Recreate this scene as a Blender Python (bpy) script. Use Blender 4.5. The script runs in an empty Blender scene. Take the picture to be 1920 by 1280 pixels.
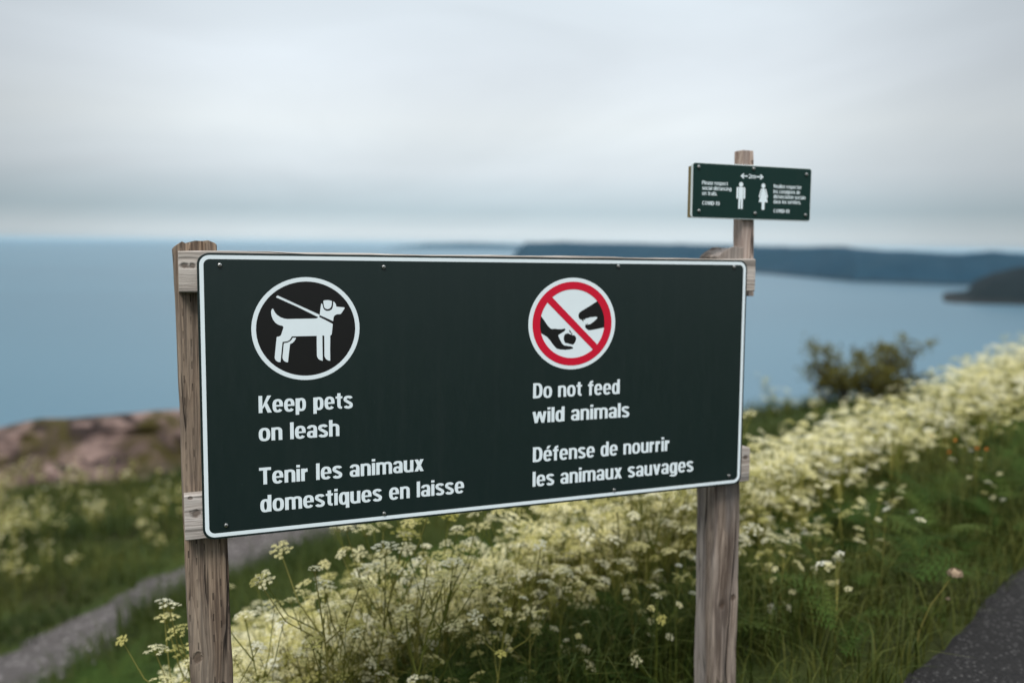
import bpy, bmesh, math, random
import numpy as np
from mathutils import Matrix, Vector
random.seed(7); rng = np.random.default_rng(11)
SC = bpy.context.scene; COL = SC.collection
CAM_Z = 1.3

def srgb(r, g, b):
    f = lambda c: (c/255/12.92) if c/255 <= .04045 else ((c/255+.055)/1.055)**2.4
    return (f(r), f(g), f(b))
SKY_STOPS = [(0.0, srgb(200,215,222)), (.010, srgb(212,223,228)), (.036, srgb(180,198,207)), (.055, srgb(194,208,216)), (.08, srgb(212,221,227)),
             (.13, srgb(227,234,237)), (.19, srgb(223,231,237)), (.275, srgb(219,229,236)), (1.0, srgb(214,224,232))]
CLOUD_AMP = .40; SKY_GAIN = 1.10; ZENITH = 2.3; SUN_E = 3.3; EXPOSURE = 0.0
SEA_DEEP = (.024,.084,.130); SEA_LIGHT = (.075,.160,.210)
HAZE_D = 2.0e-5; HAZE_COL = (.56,.79,.92,1)

# ---------------------------------------------------------------- camera
cam_d = bpy.data.cameras.new('camera'); cam = bpy.data.objects.new('camera', cam_d); COL.objects.link(cam)
RC = Matrix(((0.9999218841540815,-0.012499023551926019,0.0),(0.0014240365001682274,0.11392292001345819,-0.9934885708530589),(0.012417637045661704,0.9934109636529362,0.11393181989394624)))
cam.matrix_world = Matrix.Translation((0,0,CAM_Z)) @ RC.to_4x4()
cam_d.sensor_width = 36.0; cam_d.lens = 36.0*1600/1920
cam_d.clip_start = 0.05; cam_d.clip_end = 120000
cam_d.dof.use_dof = True; cam_d.dof.focus_distance = 1.86; cam_d.dof.aperture_fstop = 1.45
SC.camera = cam

# ---------------------------------------------------------------- sky, sun, exposure
def nd(nt, kind, loc=(0,0), **kw):
    n = nt.nodes.new(kind)
    for k, v in kw.items():
        if k == 'inp':
            for a, b in v.items(): n.inputs[a].default_value = b
        else: setattr(n, k, v)
    return n
def lk(nt, a, b): nt.links.new(a, b)
def ramp(nt, fac, stops, interp='LINEAR'):
    r = nt.nodes.new('ShaderNodeValToRGB'); r.color_ramp.interpolation = interp
    el = r.color_ramp.elements
    while len(el) < len(stops): el.new(0.5)
    for e, (p, c) in zip(el, stops):
        e.position = p; e.color = (*c, 1) if len(c) == 3 else c
    if fac is not None: lk(nt, fac, r.inputs[0])
    return r
def math_n(nt, op, a, b=None, c=None, clamp=False):
    m = nt.nodes.new('ShaderNodeMath'); m.operation = op; m.use_clamp = clamp
    for i, v in enumerate((a, b, c)):
        if v is None: continue
        if isinstance(v, (int, float)): m.inputs[i].default_value = v
        else: lk(nt, v, m.inputs[i])
    return m.outputs[0]
def mixc(nt, fac, a, b, mode='MIX'):
    m = nt.nodes.new('ShaderNodeMix'); m.data_type = 'RGBA'; m.blend_type = mode
    for sock, v in ((m.inputs[0], fac), (m.inputs[6], a), (m.inputs[7], b)):
        if isinstance(v, (int, float)): sock.default_value = v
        elif isinstance(v, tuple): sock.default_value = (*v, 1) if len(v) == 3 else v
        else: lk(nt, v, sock)
    return m.outputs[2]
def noise(nt, vec, scale, detail=4, rough=.55, dist=0.0):
    n = nd(nt, 'ShaderNodeTexNoise'); n.inputs['Scale'].default_value = scale
    n.inputs['Detail'].default_value = detail; n.inputs['Roughness'].default_value = rough; n.inputs['Distortion'].default_value = dist
    if vec is not None: lk(nt, vec, n.inputs['Vector'])
    return n.outputs[0]
def mapping(nt, vec, scale=(1,1,1), loc=(0,0,0), rot=(0,0,0)):
    m = nd(nt, 'ShaderNodeMapping'); m.inputs['Scale'].default_value = scale; m.inputs['Location'].default_value = loc; m.inputs['Rotation'].default_value = rot
    lk(nt, vec, m.inputs['Vector']); return m.outputs[0]

SUN_EL, SUN_AZ = math.radians(58), math.radians(196)      # azimuth clockwise from +Y (the view direction): behind the camera, to the left
world = bpy.data.worlds.new('World'); SC.world = world; world.use_nodes = True
nt = world.node_tree; nt.nodes.clear()
wo = nd(nt, 'ShaderNodeOutputWorld'); bg = nd(nt, 'ShaderNodeBackground'); bg.inputs['Strength'].default_value = 0.1
sky = nd(nt, 'ShaderNodeTexSky'); sky.sky_type = 'NISHITA'; sky.sun_disc = False
sky.sun_elevation = SUN_EL; sky.sun_rotation = SUN_AZ
tc = nd(nt, 'ShaderNodeTexCoord'); sep = nd(nt, 'ShaderNodeSeparateXYZ'); lk(nt, tc.outputs['Generated'], sep.inputs[0])
Z = sep.outputs[2]
az = math_n(nt, 'ARCTAN2', sep.outputs[0], sep.outputs[1])
cv = nd(nt, 'ShaderNodeCombineXYZ'); lk(nt, az, cv.inputs[0]); lk(nt, math_n(nt, 'MULTIPLY', Z, 6.0), cv.inputs[1])
n_big = noise(nt, mapping(nt, cv.outputs[0], (1.8,.95,1), (3.1,.4,0)), 1.0, 5, .55, .9)
cv2 = nd(nt, 'ShaderNodeCombineXYZ'); lk(nt, az, cv2.inputs[0]); lk(nt, math_n(nt, 'MULTIPLY', Z, 40.0), cv2.inputs[1])
n_str = noise(nt, mapping(nt, cv2.outputs[0], (.9,1,1), (1.7,2.2,0)), 1.0, 3, .5, .2)
zz = math_n(nt, 'ADD', Z, math_n(nt, 'MULTIPLY', math_n(nt, 'SUBTRACT', n_str, .5), .012))
# overcast layer, from the horizon up to the zenith
over = ramp(nt, zz, SKY_STOPS).outputs[0]
fac = math_n(nt, 'MULTIPLY_ADD', math_n(nt, 'SUBTRACT', n_big, .5), CLOUD_AMP, 1.0)
over2 = nd(nt, 'ShaderNodeVectorMath', operation='SCALE'); lk(nt, over, over2.inputs[0]); lobe = nd(nt, 'ShaderNodeMapRange'); lobe.interpolation_type = 'SMOOTHSTEP'        # overcast dimmed towards both sides, mimicking lens vignetting
for k, v in (('From Min',.22),('From Max',.62),('To Min',1.0),('To Max',.66)): lobe.inputs[k].default_value = v
lk(nt, math_n(nt, 'ABSOLUTE', math_n(nt, 'ADD', az, .03)), lobe.inputs['Value'])
lk(nt, math_n(nt, 'MULTIPLY', math_n(nt, 'MULTIPLY', fac, 10.0*SKY_GAIN), lobe.outputs[0]), over2.inputs['Scale'])
up = nd(nt, 'ShaderNodeMapRange'); up.interpolation_type = 'SMOOTHSTEP'
for k, v in (('From Min',.30),('From Max',.85),('To Min',1.0),('To Max',ZENITH)): up.inputs[k].default_value = v
lk(nt, Z, up.inputs['Value'])
over3 = nd(nt, 'ShaderNodeVectorMath', operation='SCALE'); lk(nt, over2.outputs[0], over3.inputs[0]); lk(nt, up.outputs[0], over3.inputs['Scale'])
lk(nt, mixc(nt, .93, sky.outputs[0], over3.outputs[0]), bg.inputs['Color']); lk(nt, bg.outputs[0], wo.inputs['Surface'])

sun_d = bpy.data.lights.new('sun', 'SUN'); sun_d.energy = SUN_E; sun_d.angle = math.radians(25); sun_d.color = (1,.96,.9)
sun = bpy.data.objects.new('sun', sun_d); COL.objects.link(sun)
sdir = Vector((math.sin(SUN_AZ)*math.cos(SUN_EL), math.cos(SUN_AZ)*math.cos(SUN_EL), math.sin(SUN_EL)))
sun.rotation_euler = sdir.to_track_quat('Z', 'Y').to_euler(); sun.location = (-20,-20,40)
SC.view_settings.view_transform = 'Standard'; SC.view_settings.look = 'None'
SC.view_settings.exposure = EXPOSURE; SC.view_settings.gamma = 1.0
SC.cycles.max_bounces = 6; SC.cycles.diffuse_bounces = 3; SC.cycles.glossy_bounces = 3; SC.cycles.transparent_max_bounces = 8
SC.cycles.volume_bounces = 1

# ---------------------------------------------------------------- helpers
def tag(o, label=None, cat=None, group=None, kind=None):
    if label: o['label'] = label
    if cat: o['category'] = cat
    if group: o['group'] = group
    if kind: o['kind'] = kind
    return o
def empty(name, loc=(0,0,0), mat=None):
    o = bpy.data.objects.new(name, None); COL.objects.link(o); o.empty_display_size = .1
    if mat is not None: o.matrix_world = mat
    else: o.location = loc
    return o
class MB:
    """collects faces, then links them as one mesh object"""
    def __init__(s): s.v = []; s.f = []; s.m = []
    def poly(s, pts, mi=0):
        b = len(s.v); s.v += [tuple(p) for p in pts]; s.f.append(tuple(range(b, b+len(pts)))); s.m.append(mi)
    def grid(s, rows, closed=False, mi=0, flip=False):
        b = len(s.v); n = len(rows[0])
        for r in rows: s.v += [tuple(p) for p in r]
        for i in range(len(rows)-1):
            for j in range(n if closed else n-1):
                k = (j+1) % n
                q = (b+i*n+j, b+i*n+k, b+(i+1)*n+k, b+(i+1)*n+j)
                s.f.append(q[::-1] if flip else q); s.m.append(mi)
    def tube(s, pts, radii, n=6, mi=0):
        rows = []; up = Vector((0,0,1))
        for i, p in enumerate(pts):
            p = Vector(p); t = (Vector(pts[min(i+1,len(pts)-1)])-Vector(pts[max(i-1,0)])).normalized()
            a = t.cross(Vector((1,0,0)) if abs(t.x) < .8 else up).normalized(); b2 = t.cross(a)
            rows.append([p+radii[i]*(math.cos(2*math.pi*k/n)*a+math.sin(2*math.pi*k/n)*b2) for k in range(n)])
        s.grid(rows, True, mi)
    def build(s, name, mats, parent=None, smooth=False):
        me = bpy.data.meshes.new(name); me.from_pydata(s.v, [], s.f)
        for m in (mats if isinstance(mats, (list,tuple)) else [mats]): me.materials.append(m)
        me.polygons.foreach_set('material_index', s.m)
        if smooth: me.polygons.foreach_set('use_smooth', [True]*len(s.f))
        me.update(); o = bpy.data.objects.new(name, me); COL.objects.link(o)
        if parent: o.parent = parent
        return o
def np_mesh(name, verts, quads, mats, tint=None, smooth=False, mat_idx=None):
    """quads: (n,3) or (n,4) index array -> mesh"""
    k = quads.shape[1]; me = bpy.data.meshes.new(name)
    me.vertices.add(len(verts)); me.vertices.foreach_set('co', np.ascontiguousarray(verts, np.float32).ravel())
    me.loops.add(quads.size); me.loops.foreach_set('vertex_index', np.ascontiguousarray(quads, np.int32).ravel())
    me.polygons.add(len(quads)); me.polygons.foreach_set('loop_start', np.arange(0, quads.size, k, dtype=np.int32))
    try: me.polygons.foreach_set('loop_total', np.full(len(quads), k, np.int32))
    except Exception: pass
    if smooth: me.polygons.foreach_set('use_smooth', np.ones(len(quads), bool))
    for m in (mats if isinstance(mats, (list,tuple)) else [mats]): me.materials.append(m)
    if mat_idx is not None: me.polygons.foreach_set('material_index', mat_idx.astype(np.int32))
    if tint is not None:
        at = me.attributes.new('tint', 'FLOAT', 'POINT'); at.data.foreach_set('value', tint.astype(np.float32))
    me.update(calc_edges=True); return me
def link(name, me, parent=None):
    o = bpy.data.objects.new(name, me); COL.objects.link(o)
    if parent: o.parent = parent
    return o

# ---------------------------------------------------------------- materials
def new_mat(name):
    m = bpy.data.materials.new(name); m.use_nodes = True; n = m.node_tree; n.nodes.clear()
    o = nd(n, 'ShaderNodeOutputMaterial'); b = nd(n, 'ShaderNodeBsdfPrincipled'); lk(n, b.outputs[0], o.inputs[0])
    return m, n, b, o
def setb(n, b, **kw):
    names = dict(color='Base Color', rough='Roughness', metal='Metallic', spec='Specular IOR Level', trans='Transmission Weight', sub='Subsurface Weight', normal='Normal', ior='IOR', coat='Coat Weight')
    for k, v in kw.items():
        s = b.inputs[names[k]]
        if isinstance(v, tuple): s.default_value = (*v, 1) if len(v) == 3 else v
        elif isinstance(v, (int,float)): s.default_value = v
        else: lk(n, v, s)
def bump(n, h, strength=.3, dist=.01):
    b = nd(n, 'ShaderNodeBump'); b.inputs['Strength'].default_value = strength; b.inputs['Distance'].default_value = dist
    lk(n, h, b.inputs['Height']); return b.outputs[0]
def objco(n): return nd(n, 'ShaderNodeTexCoord').outputs['Object']
def plain(name, color, rough=.5, var=.12, scale=40, **kw):
    m, n, b, o = new_mat(name)
    f = noise(n, objco(n), scale, 4)
    c = mixc(n, f, tuple(x*(1-var) for x in color), tuple(min(1,x*(1+var)) for x in color))
    setb(n, b, color=c, rough=rough, **kw); return m

def wood(name, axis, dark, light, grey, grey_amt=.5, seed=0., crack=.012, knots=(), incise=0.):
    """weathered softwood: grain along one axis, drying cracks, knots"""
    m, n, b, o = new_mat(name); co = objco(n)
    def st(across, along):
        s = [across]*3; s[axis] = along; return tuple(s)
    L = (seed, seed*1.7+2, seed*.6-1)
    vec = co
    kn_dark = None
    for (kx, ky, kz, r) in knots:                       # grain bends round each knot
        d = nd(n, 'ShaderNodeVectorMath', operation='SUBTRACT'); lk(n, vec, d.inputs[0]); d.inputs[1].default_value = (kx,ky,kz)
        sc = [1.0,1.0,1.0]; sc[axis] = .75
        d2 = nd(n, 'ShaderNodeVectorMath', operation='MULTIPLY'); lk(n, d.outputs[0], d2.inputs[0]); d2.inputs[1].default_value = sc
        ln = nd(n, 'ShaderNodeVectorMath', operation='LENGTH'); lk(n, d2.outputs[0], ln.inputs[0])
        mr = nd(n, 'ShaderNodeMapRange'); mr.interpolation_type = 'SMOOTHSTEP'
        for k, v in (('From Min',r*.30),('From Max',r*.85),('To Min',1.),('To Max',0.)): mr.inputs[k].default_value = v
        lk(n, math_n(n, 'MULTIPLY_ADD', math_n(n, 'SUBTRACT', noise(n, mapping(n, co, (110,110,110)), 1, 3), .5), r*.9, ln.outputs['Value']), mr.inputs['Value'])
        push = math_n(n, 'DIVIDE', r*.9, math_n(n, 'ADD', ln.outputs['Value'], r*.9))
        dv = nd(n, 'ShaderNodeVectorMath', operation='SCALE'); lk(n, d.outputs[0], dv.inputs[0]); lk(n, math_n(n, 'MULTIPLY', push, -.55), dv.inputs['Scale'])
        msk = [1.0,1.0,1.0]; msk[axis] = 0.
        dm = nd(n, 'ShaderNodeVectorMath', operation='MULTIPLY'); lk(n, dv.outputs[0], dm.inputs[0]); dm.inputs[1].default_value = msk
        av = nd(n, 'ShaderNodeVectorMath', operation='ADD'); lk(n, vec, av.inputs[0]); lk(n, dm.outputs[0], av.inputs[1]); vec = av.outputs[0]
        kn_dark = mr.outputs[0] if kn_dark is None else math_n(n, 'MAXIMUM', kn_dark, mr.outputs[0])
    g1 = noise(n, mapping(n, vec, st(70,3.2), L), 1, 6, .62, .35)
    g2 = noise(n, mapping(n, vec, st(330,7), L), 1, 3, .6, .1)
    g3 = noise(n, mapping(n, vec, st(14,1.3), L), 1, 4, .5, .6)
    ringc = math_n(n, 'FRACT', math_n(n, 'MULTIPLY', noise(n, mapping(n, vec, st(16,1.0), L), 1, 1.5, .4, .2), 13.))
    ring = math_n(n, 'POWER', ringc, 2.2)
    mixv = math_n(n, 'ADD', math_n(n, 'MULTIPLY', g1, .52), math_n(n, 'MULTIPLY', g2, .48))
    base = ramp(n, mixv, [(.37, tuple(x*.7 for x in dark)), (.46, dark), (.53, tuple((a+c)/2 for a, c in zip(dark, light))), (.63, light)]).outputs[0]
    gm = ramp(n, g3, [(.38,(0,0,0)),(.62,(1,1,1))]).outputs[0]
    gm = math_n(n, 'MULTIPLY', gm, grey_amt)
    base = mixc(n, gm, base, mixc(n, mixv, tuple(x*.62 for x in grey), tuple(x*1.25 for x in grey)))
    base = mixc(n, math_n(n, 'MULTIPLY', ring, .42), base, tuple(x*.7 for x in dark))
    cr = math_n(n, 'ABSOLUTE', math_n(n, 'SUBTRACT', noise(n, mapping(n, vec, st(21,.75), (L[2]+4,L[0]+1,L[1])), 1, 2, .5, .15), .5))
    crm = nd(n, 'ShaderNodeMapRange'); lk(n, cr, crm.inputs['Value'])
    for k, v in (('From Min',crack*.25),('From Max',crack),('To Min',1.),('To Max',0.)): crm.inputs[k].default_value = v
    gate = ramp(n, noise(n, mapping(n, vec, st(9,2.2), (L[1],L[2],L[0])), 1, 2), [(.47,(0,0,0)),(.56,(1,1,1))]).outputs[0]
    crk = math_n(n, 'MULTIPLY', crm.outputs[0], gate)
    base = mixc(n, math_n(n, 'MULTIPLY', crk, .85), base, (.012,.009,.008))
    h = math_n(n, 'SUBTRACT', math_n(n, 'ADD', mixv, math_n(n, 'MULTIPLY', ring, -.35)), math_n(n, 'MULTIPLY', crk, 2.0))
    if incise:                                          # rows of short preservative cuts
        sx = nd(n, 'ShaderNodeSeparateXYZ'); lk(n, co, sx.inputs[0]); za = sx.outputs[axis]; xa = sx.outputs[(axis+1) % 3]
        colm = math_n(n, 'MULTIPLY', xa, 62.); ci = math_n(n, 'FLOOR', colm)
        vz = math_n(n, 'FRACT', math_n(n, 'ADD', math_n(n, 'MULTIPLY', za, 21.), math_n(n, 'MULTIPLY', ci, .37)))
        vx = math_n(n, 'ABSOLUTE', math_n(n, 'SUBTRACT', math_n(n, 'FRACT', colm), .5))
        ins = math_n(n, 'MULTIPLY', math_n(n, 'LESS_THAN', vx, .085), math_n(n, 'LESS_THAN', vz, .34))
        ins = math_n(n, 'MULTIPLY', ins, ramp(n, noise(n, mapping(n, co, (23,23,9)), 1, 2), [(.40,(0,0,0)),(.6,(1,1,1))]).outputs[0])
        base = mixc(n, math_n(n, 'MULTIPLY', ins, incise), base, (.02,.015,.012)); h = math_n(n, 'SUBTRACT', h, ins)
    if kn_dark is not None:
        kc = mixc(n, noise(n, mapping(n, co, (90,90,90)), 1, 3), (.022,.014,.010), (.10,.062,.040))
        base = mixc(n, math_n(n, 'MULTIPLY', kn_dark, .72), base, kc)
        h = math_n(n, 'ADD', h, math_n(n, 'MULTIPLY', kn_dark, -.6))
    setb(n, b, color=base, rough=.86, spec=.25, normal=bump(n, h, .8, .005)); return m

M = {}
M['post_wood'] = wood('post_wood', 2, srgb(86,69,57), srgb(162,140,119), srgb(152,142,130), .55, 3.1, .014, ((-.026,-.0445,-.03,.016),(.022,-.0445,-.105,.011)), .75)
M['post_wood_b'] = wood('post_wood_b', 2, srgb(92,79,70), srgb(160,144,130), srgb(160,152,147), .7, 8.3, .016, ((-.012,-.0445,-.10,.014),(.02,-.0445,-.085,.013),(.004,-.0445,-.42,.018)))
M['rail_wood'] = wood('rail_wood', 0, srgb(140,128,118), srgb(198,189,180), srgb(190,184,178), .7, 5.2, .010, ((-.715,-.019,.012,.010),(-.70,-.019,.012,.007)))
M['rail_wood_b'] = wood('rail_wood_b', 0, srgb(140,128,118), srgb(200,192,184), srgb(190,184,180), .7, 11.7, .012, ((-.706,-.019,.008,.013),(-.716,-.019,.038,.006),(.713,-.019,.02,.01)))
M['batten_wood'] = wood('batten_wood', 2, srgb(150,126,112), srgb(212,190,174), srgb(176,166,162), .5, 2.2, .012, ((-.019,.004,.37,.012),(.008,-.019,.165,.007)))
M['plywood'] = plain('plywood', srgb(112,98,62), .8, .3, 60)

def panel_mat(name, base, rough, spec=.5):
    m, n, b, o = new_mat(name); co = objco(n)
    f = noise(n, co, 7, 5, .6); g = noise(n, mapping(n, co, (1,1,.25)), 60, 4, .6)
    c = mixc(n, math_n(n, 'MULTIPLY', f, .55), base, tuple(min(1, x*1.35+.001) for x in base))
    st_ = ramp(n, noise(n, mapping(n, co, (34,1,1.6)), 1, 4, .6), [(.50,(0,0,0)),(.72,(1,1,1))]).outputs[0]
    c = mixc(n, math_n(n, 'MULTIPLY', st_, .09), c, (.030,.038,.036))          # faint rain streaks
    speck = ramp(n, noise(n, co, 240, 2, .5), [(.70,(0,0,0)),(.74,(1,1,1))]).outputs[0]
    c = mixc(n, math_n(n, 'MULTIPLY', speck, .10), c, (.12,.13,.12))
    r = math_n(n, 'MULTIPLY_ADD', g, .18, rough)
    setb(n, b, color=c, rough=r, spec=spec, normal=bump(n, f, .02, .002)); return m
M['panel_green'] = panel_mat('panel_green', (.0062,.0150,.0144), .24)
M['small_green'] = panel_mat('small_green', (.0045,.0240,.0200), .42, .22)
def vinyl(name, col, rough=.4):
    m, n, b, o = new_mat(name); co = objco(n)
    f = noise(n, co, 30, 5, .6)
    setb(n, b, color=mixc(n, f, tuple(x*.93 for x in col), col), rough=rough, spec=.35); return m
M['white_vinyl'] = vinyl('white_vinyl', (.77,.86,.90)); M['black_vinyl'] = vinyl('black_vinyl', (.0095,.0092,.0095), .34)
M['red_vinyl'] = vinyl('red_vinyl', (.60,.006,.032)); M['grey_edge'] = vinyl('grey_edge', (.55,.62,.63), .5)
M['steel'] = plain('steel', (.55,.54,.52), .32, .2, 300, metal=1.0)
M['steel_dark'] = plain('steel_dark', (.03,.028,.026), .6, .3, 200)

def foliage(name, a, bcol, c, rough=.6, trans=.25, tint=True):
    """leaf colour between three greens, by the plant's own variation"""
    m, n, b, o = new_mat(name)
    if tint:
        at = nd(n, 'ShaderNodeAttribute', attribute_name='tint'); f = at.outputs['Fac']
    else: f = nd(n, 'ShaderNodeObjectInfo').outputs['Random']
    f = math_n(n, 'ADD', math_n(n, 'MULTIPLY', f, .75), math_n(n, 'MULTIPLY', noise(n, nd(n, 'ShaderNodeNewGeometry').outputs['Position'], 1.3, 3), .35), clamp=True)
    col = ramp(n, f, [(.15, a), (.5, bcol), (.88, c), (1.0, tuple(min(.95, x*1.5+.02) for x in c))]).outputs[0]
    setb(n, b, color=col, rough=rough, spec=.12)
    tr = nd(n, 'ShaderNodeBsdfTranslucent'); lk(n, col, tr.inputs[0])
    mx = nd(n, 'ShaderNodeMixShader'); mx.inputs[0].default_value = trans; lk(n, b.outputs[0], mx.inputs[1]); lk(n, tr.outputs[0], mx.inputs[2]); lk(n, mx.outputs[0], o.inputs[0])
    return m
M['grass'] = foliage('grass', (.014,.025,.005), (.036,.056,.009), (.092,.096,.021))
M['leaf'] = foliage('leaf', (.018,.038,.006), (.038,.072,.012), (.078,.108,.020), .75)
M['leaf_obj'] = foliage('leaf_obj', (.018,.038,.006), (.038,.072,.012), (.078,.108,.020), .75, tint=False)
M['stem_obj'] = foliage('stem_obj', (.085,.105,.016), (.155,.16,.032), (.25,.225,.06), tint=False, trans=.1)
M['stem'] = foliage('stem', (.085,.105,.016), (.155,.16,.032), (.25,.225,.06), trans=.1)
M['petal'] = foliage('petal', (.46,.43,.11), (.77,.71,.36), (.92,.88,.67), .7, .48)
M['petal_obj'] = foliage('petal_obj', (.46,.43,.11), (.77,.71,.36), (.92,.88,.67), .7, .48, tint=False)
M['shrub_leaf'] = foliage('shrub_leaf', (.046,.048,.011), (.080,.078,.016), (.125,.115,.026), trans=.15)
M['bark'] = plain('bark', (.055,.036,.030), .9, .4, 60)
M['orange_petal'] = plain('orange_petal', (.75,.20,.015), .6, .2, 300)
M['dry_head'] = plain('dry_head', (.34,.25,.165), .9, .25, 200)

def smooth(a,b,x):
    t=np.clip((x-a)/(b-a),0,1); return t*t*(3-2*t)
QP=[-80,-60,-20,-4,-2.7,-2.5,-.05,0.02,.15,.45,.9,1.3,1.75,2.4,3.25,5,6.8,7.9,9.3,14,19,24,40,80,200]
ZP=[.6,.4,-.4,-1.2,-1.30,-1.34,-1.34,-1.33,-1.31,-1.35,-1.5,-1.66,-1.84,-2.07,-2.36,-3.03,-3.62,-3.92,-4.12,-4.72,-5.45,-7.0,-14,-36,-102]
def hills(x,y):
    return (.05*np.sin(1.3*x+.4*y+1)+.04*np.sin(.7*x-1.1*y)+.03*np.sin(2.3*x+1.7*y+2))
def HREL(x,y):
    x=np.asarray(x,float); y=np.asarray(y,float)
    q=-.7166*x+.6975*y-.851; a=.6975*x+.7166*y
    z=np.interp(q,QP,ZP)
    z=z+np.clip(a-6,0,14)*(.034*smooth(0.3,1.5,q)+.002*smooth(4,7,q))+.02*np.clip(a-6,0,40)*(1-smooth(.3,1.5,q))
    z=z-.16*np.clip(a-11,0,12)*(1-smooth(3.2,5.6,q))*smooth(1.6,2.6,q)
    z=z+hills(x,y)*smooth(.3,3,q)*np.where(q>4,1.6,.6)
    e=y-(17.0+.5*np.sin(.45*x)+.3*np.sin(1.1*x+1))
    e=np.maximum(e,0); z=z-.62*e*smooth(0,3,e)
    return np.maximum(z,-104)

# ---------------------------------------------------------------- setting: hillside, path, paved trail, sea, hills
def H(x, y): return HREL(x, y) + CAM_Z
def ground_mat():
    m, n, b, o = new_mat('hillside_ground'); P = nd(n, 'ShaderNodeNewGeometry').outputs['Position']
    f = noise(n, P, 2.1, 6, .62); g = noise(n, P, 22, 4, .6); h = noise(n, P, .35, 3, .5)
    c = ramp(n, f, [(.28,(.018,.027,.007)),(.5,(.040,.062,.012)),(.72,(.075,.088,.020))]).outputs[0]
    c = mixc(n, ramp(n, h, [(.48,(0,0,0)),(.68,(1,1,1))]).outputs[0], c, (.034,.028,.012))
    c = mixc(n, math_n(n, 'MULTIPLY', g, .5), c, (.012,.011,.007))
    setb(n, b, color=c, rough=.95, spec=.1, normal=bump(n, g, .6, .03)); return m
def stone_mat(name, a, c, d, scale, speck=True):
    m, n, b, o = new_mat(name); P = nd(n, 'ShaderNodeNewGeometry').outputs['Position']
    f = noise(n, P, scale, 3, .7); big = noise(n, P, 1.1, 4, .6)
    v = nd(n, 'ShaderNodeTexVoronoi'); v.inputs['Scale'].default_value = scale*.62; lk(n, P, v.inputs['Vector'])
    cc = ramp(n, f, [(.3,a),(.52,c),(.75,d)]).outputs[0]
    cc = mixc(n, math_n(n, 'MULTIPLY', big, .55), cc, tuple(x*.6 for x in a))
    if speck:
        sv = nd(n, 'ShaderNodeSeparateColor'); lk(n, v.outputs['Color'], sv.inputs[0])
        sp = math_n(n, 'MULTIPLY', math_n(n, 'GREATER_THAN', sv.outputs[0], .70), math_n(n, 'LESS_THAN', v.outputs['Distance'], .36))
        tone = mixc(n, sv.outputs[1], tuple(min(1,x*1.3) for x in d), tuple(min(1,x*2.4) for x in d))
        cc = mixc(n, math_n(n, 'MULTIPLY', sp, .8), cc, tone)
    setb(n, b, color=cc, rough=.9, spec=.2, normal=bump(n, math_n(n, 'ADD', f, v.outputs['Distance']), .7, .008)); return m
M['ground'] = ground_mat()
M['asphalt'] = stone_mat('asphalt', (.009,.0082,.008), (.020,.0186,.0182), (.050,.047,.046), 130)
M['gravel'] = stone_mat('gravel', (.038,.031,.028), (.088,.077,.073), (.19,.17,.166), 26)

radii = np.concatenate([[0.0], np.geomspace(.25, 30, 150), np.geomspace(31, 300, 60)])
nth = 420; th = np.linspace(0, 2*np.pi, nth, endpoint=False)
X = radii[:,None]*np.sin(th); Y = radii[:,None]*np.cos(th); Zg = H(X, Y)
vv = np.stack([X, Y, Zg], -1).reshape(-1,3)
i, j = np.meshgrid(np.arange(len(radii)-1), np.arange(nth), indexing='ij'); k = (j+1) % nth
qd = np.stack([i*nth+j, (i+1)*nth+j, (i+1)*nth+k, i*nth+k], -1).reshape(-1,4)
tag(link('hillside', np_mesh('hillside', vv, qd[:, ::-1], M['ground'], smooth=True)), kind='structure')

# paved trail: a slab with a worn edge, its top a step above the verge
A = np.array((.6975,.7166)); Nq = np.array((-.7166,.6975)); P0 = np.array((1.186,2.439))-A*1.0
mb = MB(); rows = []
for s in np.arange(-9, 42, .06):
    e = .006*math.sin(s*7.3)+.008*math.sin(s*2.9+1)+.004*math.sin(s*17+2)+.004*math.sin(s*37)+.003*math.sin(s*71+1)
    row = []
    for qv, dz in ((e+.012,-.10),(e,-.003),(e-.02,.004),(-.35,.006),(-.9,.008),(-1.6,.006),(-2.4,.004),(-2.5,-.10)):
        p = P0+A*s+Nq*qv; row.append((p[0], p[1], CAM_Z-1.3+dz+.0*s + float(.02*max(0, (p@A)-6))))
    rows.append(row)
mb.grid(rows, flip=True); tag(mb.build('paved_trail', M['asphalt'], smooth=False), kind='structure')

# gravel footpath lying on the slope
cl = [(-5.4,2.5),(-4.75,4.6),(-4.30,6.2),(-4.2,7.4),(-4.12,8.4),(-3.85,9.6),(-3.45,11.0),(-2.9,12.4),(-2.0,14.2),(-.9,16.5)]
rows = []
for t in np.linspace(0, len(cl)-1.001, 150):
    i0 = int(t); f = t-i0; p = [Vector(cl[max(0,min(len(cl)-1,i0+d))]) for d in (-1,0,1,2)]
    c = .5*((2*p[1])+(-p[0]+p[2])*f+(2*p[0]-5*p[1]+4*p[2]-p[3])*f*f+(-p[0]+3*p[1]-3*p[2]+p[3])*f**3)
    dv = .5*((-p[0]+p[2])+2*(2*p[0]-5*p[1]+4*p[2]-p[3])*f+3*(-p[0]+3*p[1]-3*p[2]+p[3])*f*f); dv.normalize(); nr = Vector((dv.y,-dv.x))
    w = .80+.09*math.sin(t*5)+.04*math.sin(t*13+1)
    rows.append([(q.x, q.y, float(H(q.x,q.y))+dz) for u, dz in ((-1,.0),(-.93,.008),(-.5,.010),(0,.012),(.5,.010),(.93,.008),(1,.0)) for q in (c+nr*w*u,)])
rows_path = rows; mb = MB(); mb.grid(rows); tag(mb.build('gravel_path', M['gravel'], smooth=True), kind='structure')

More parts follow.
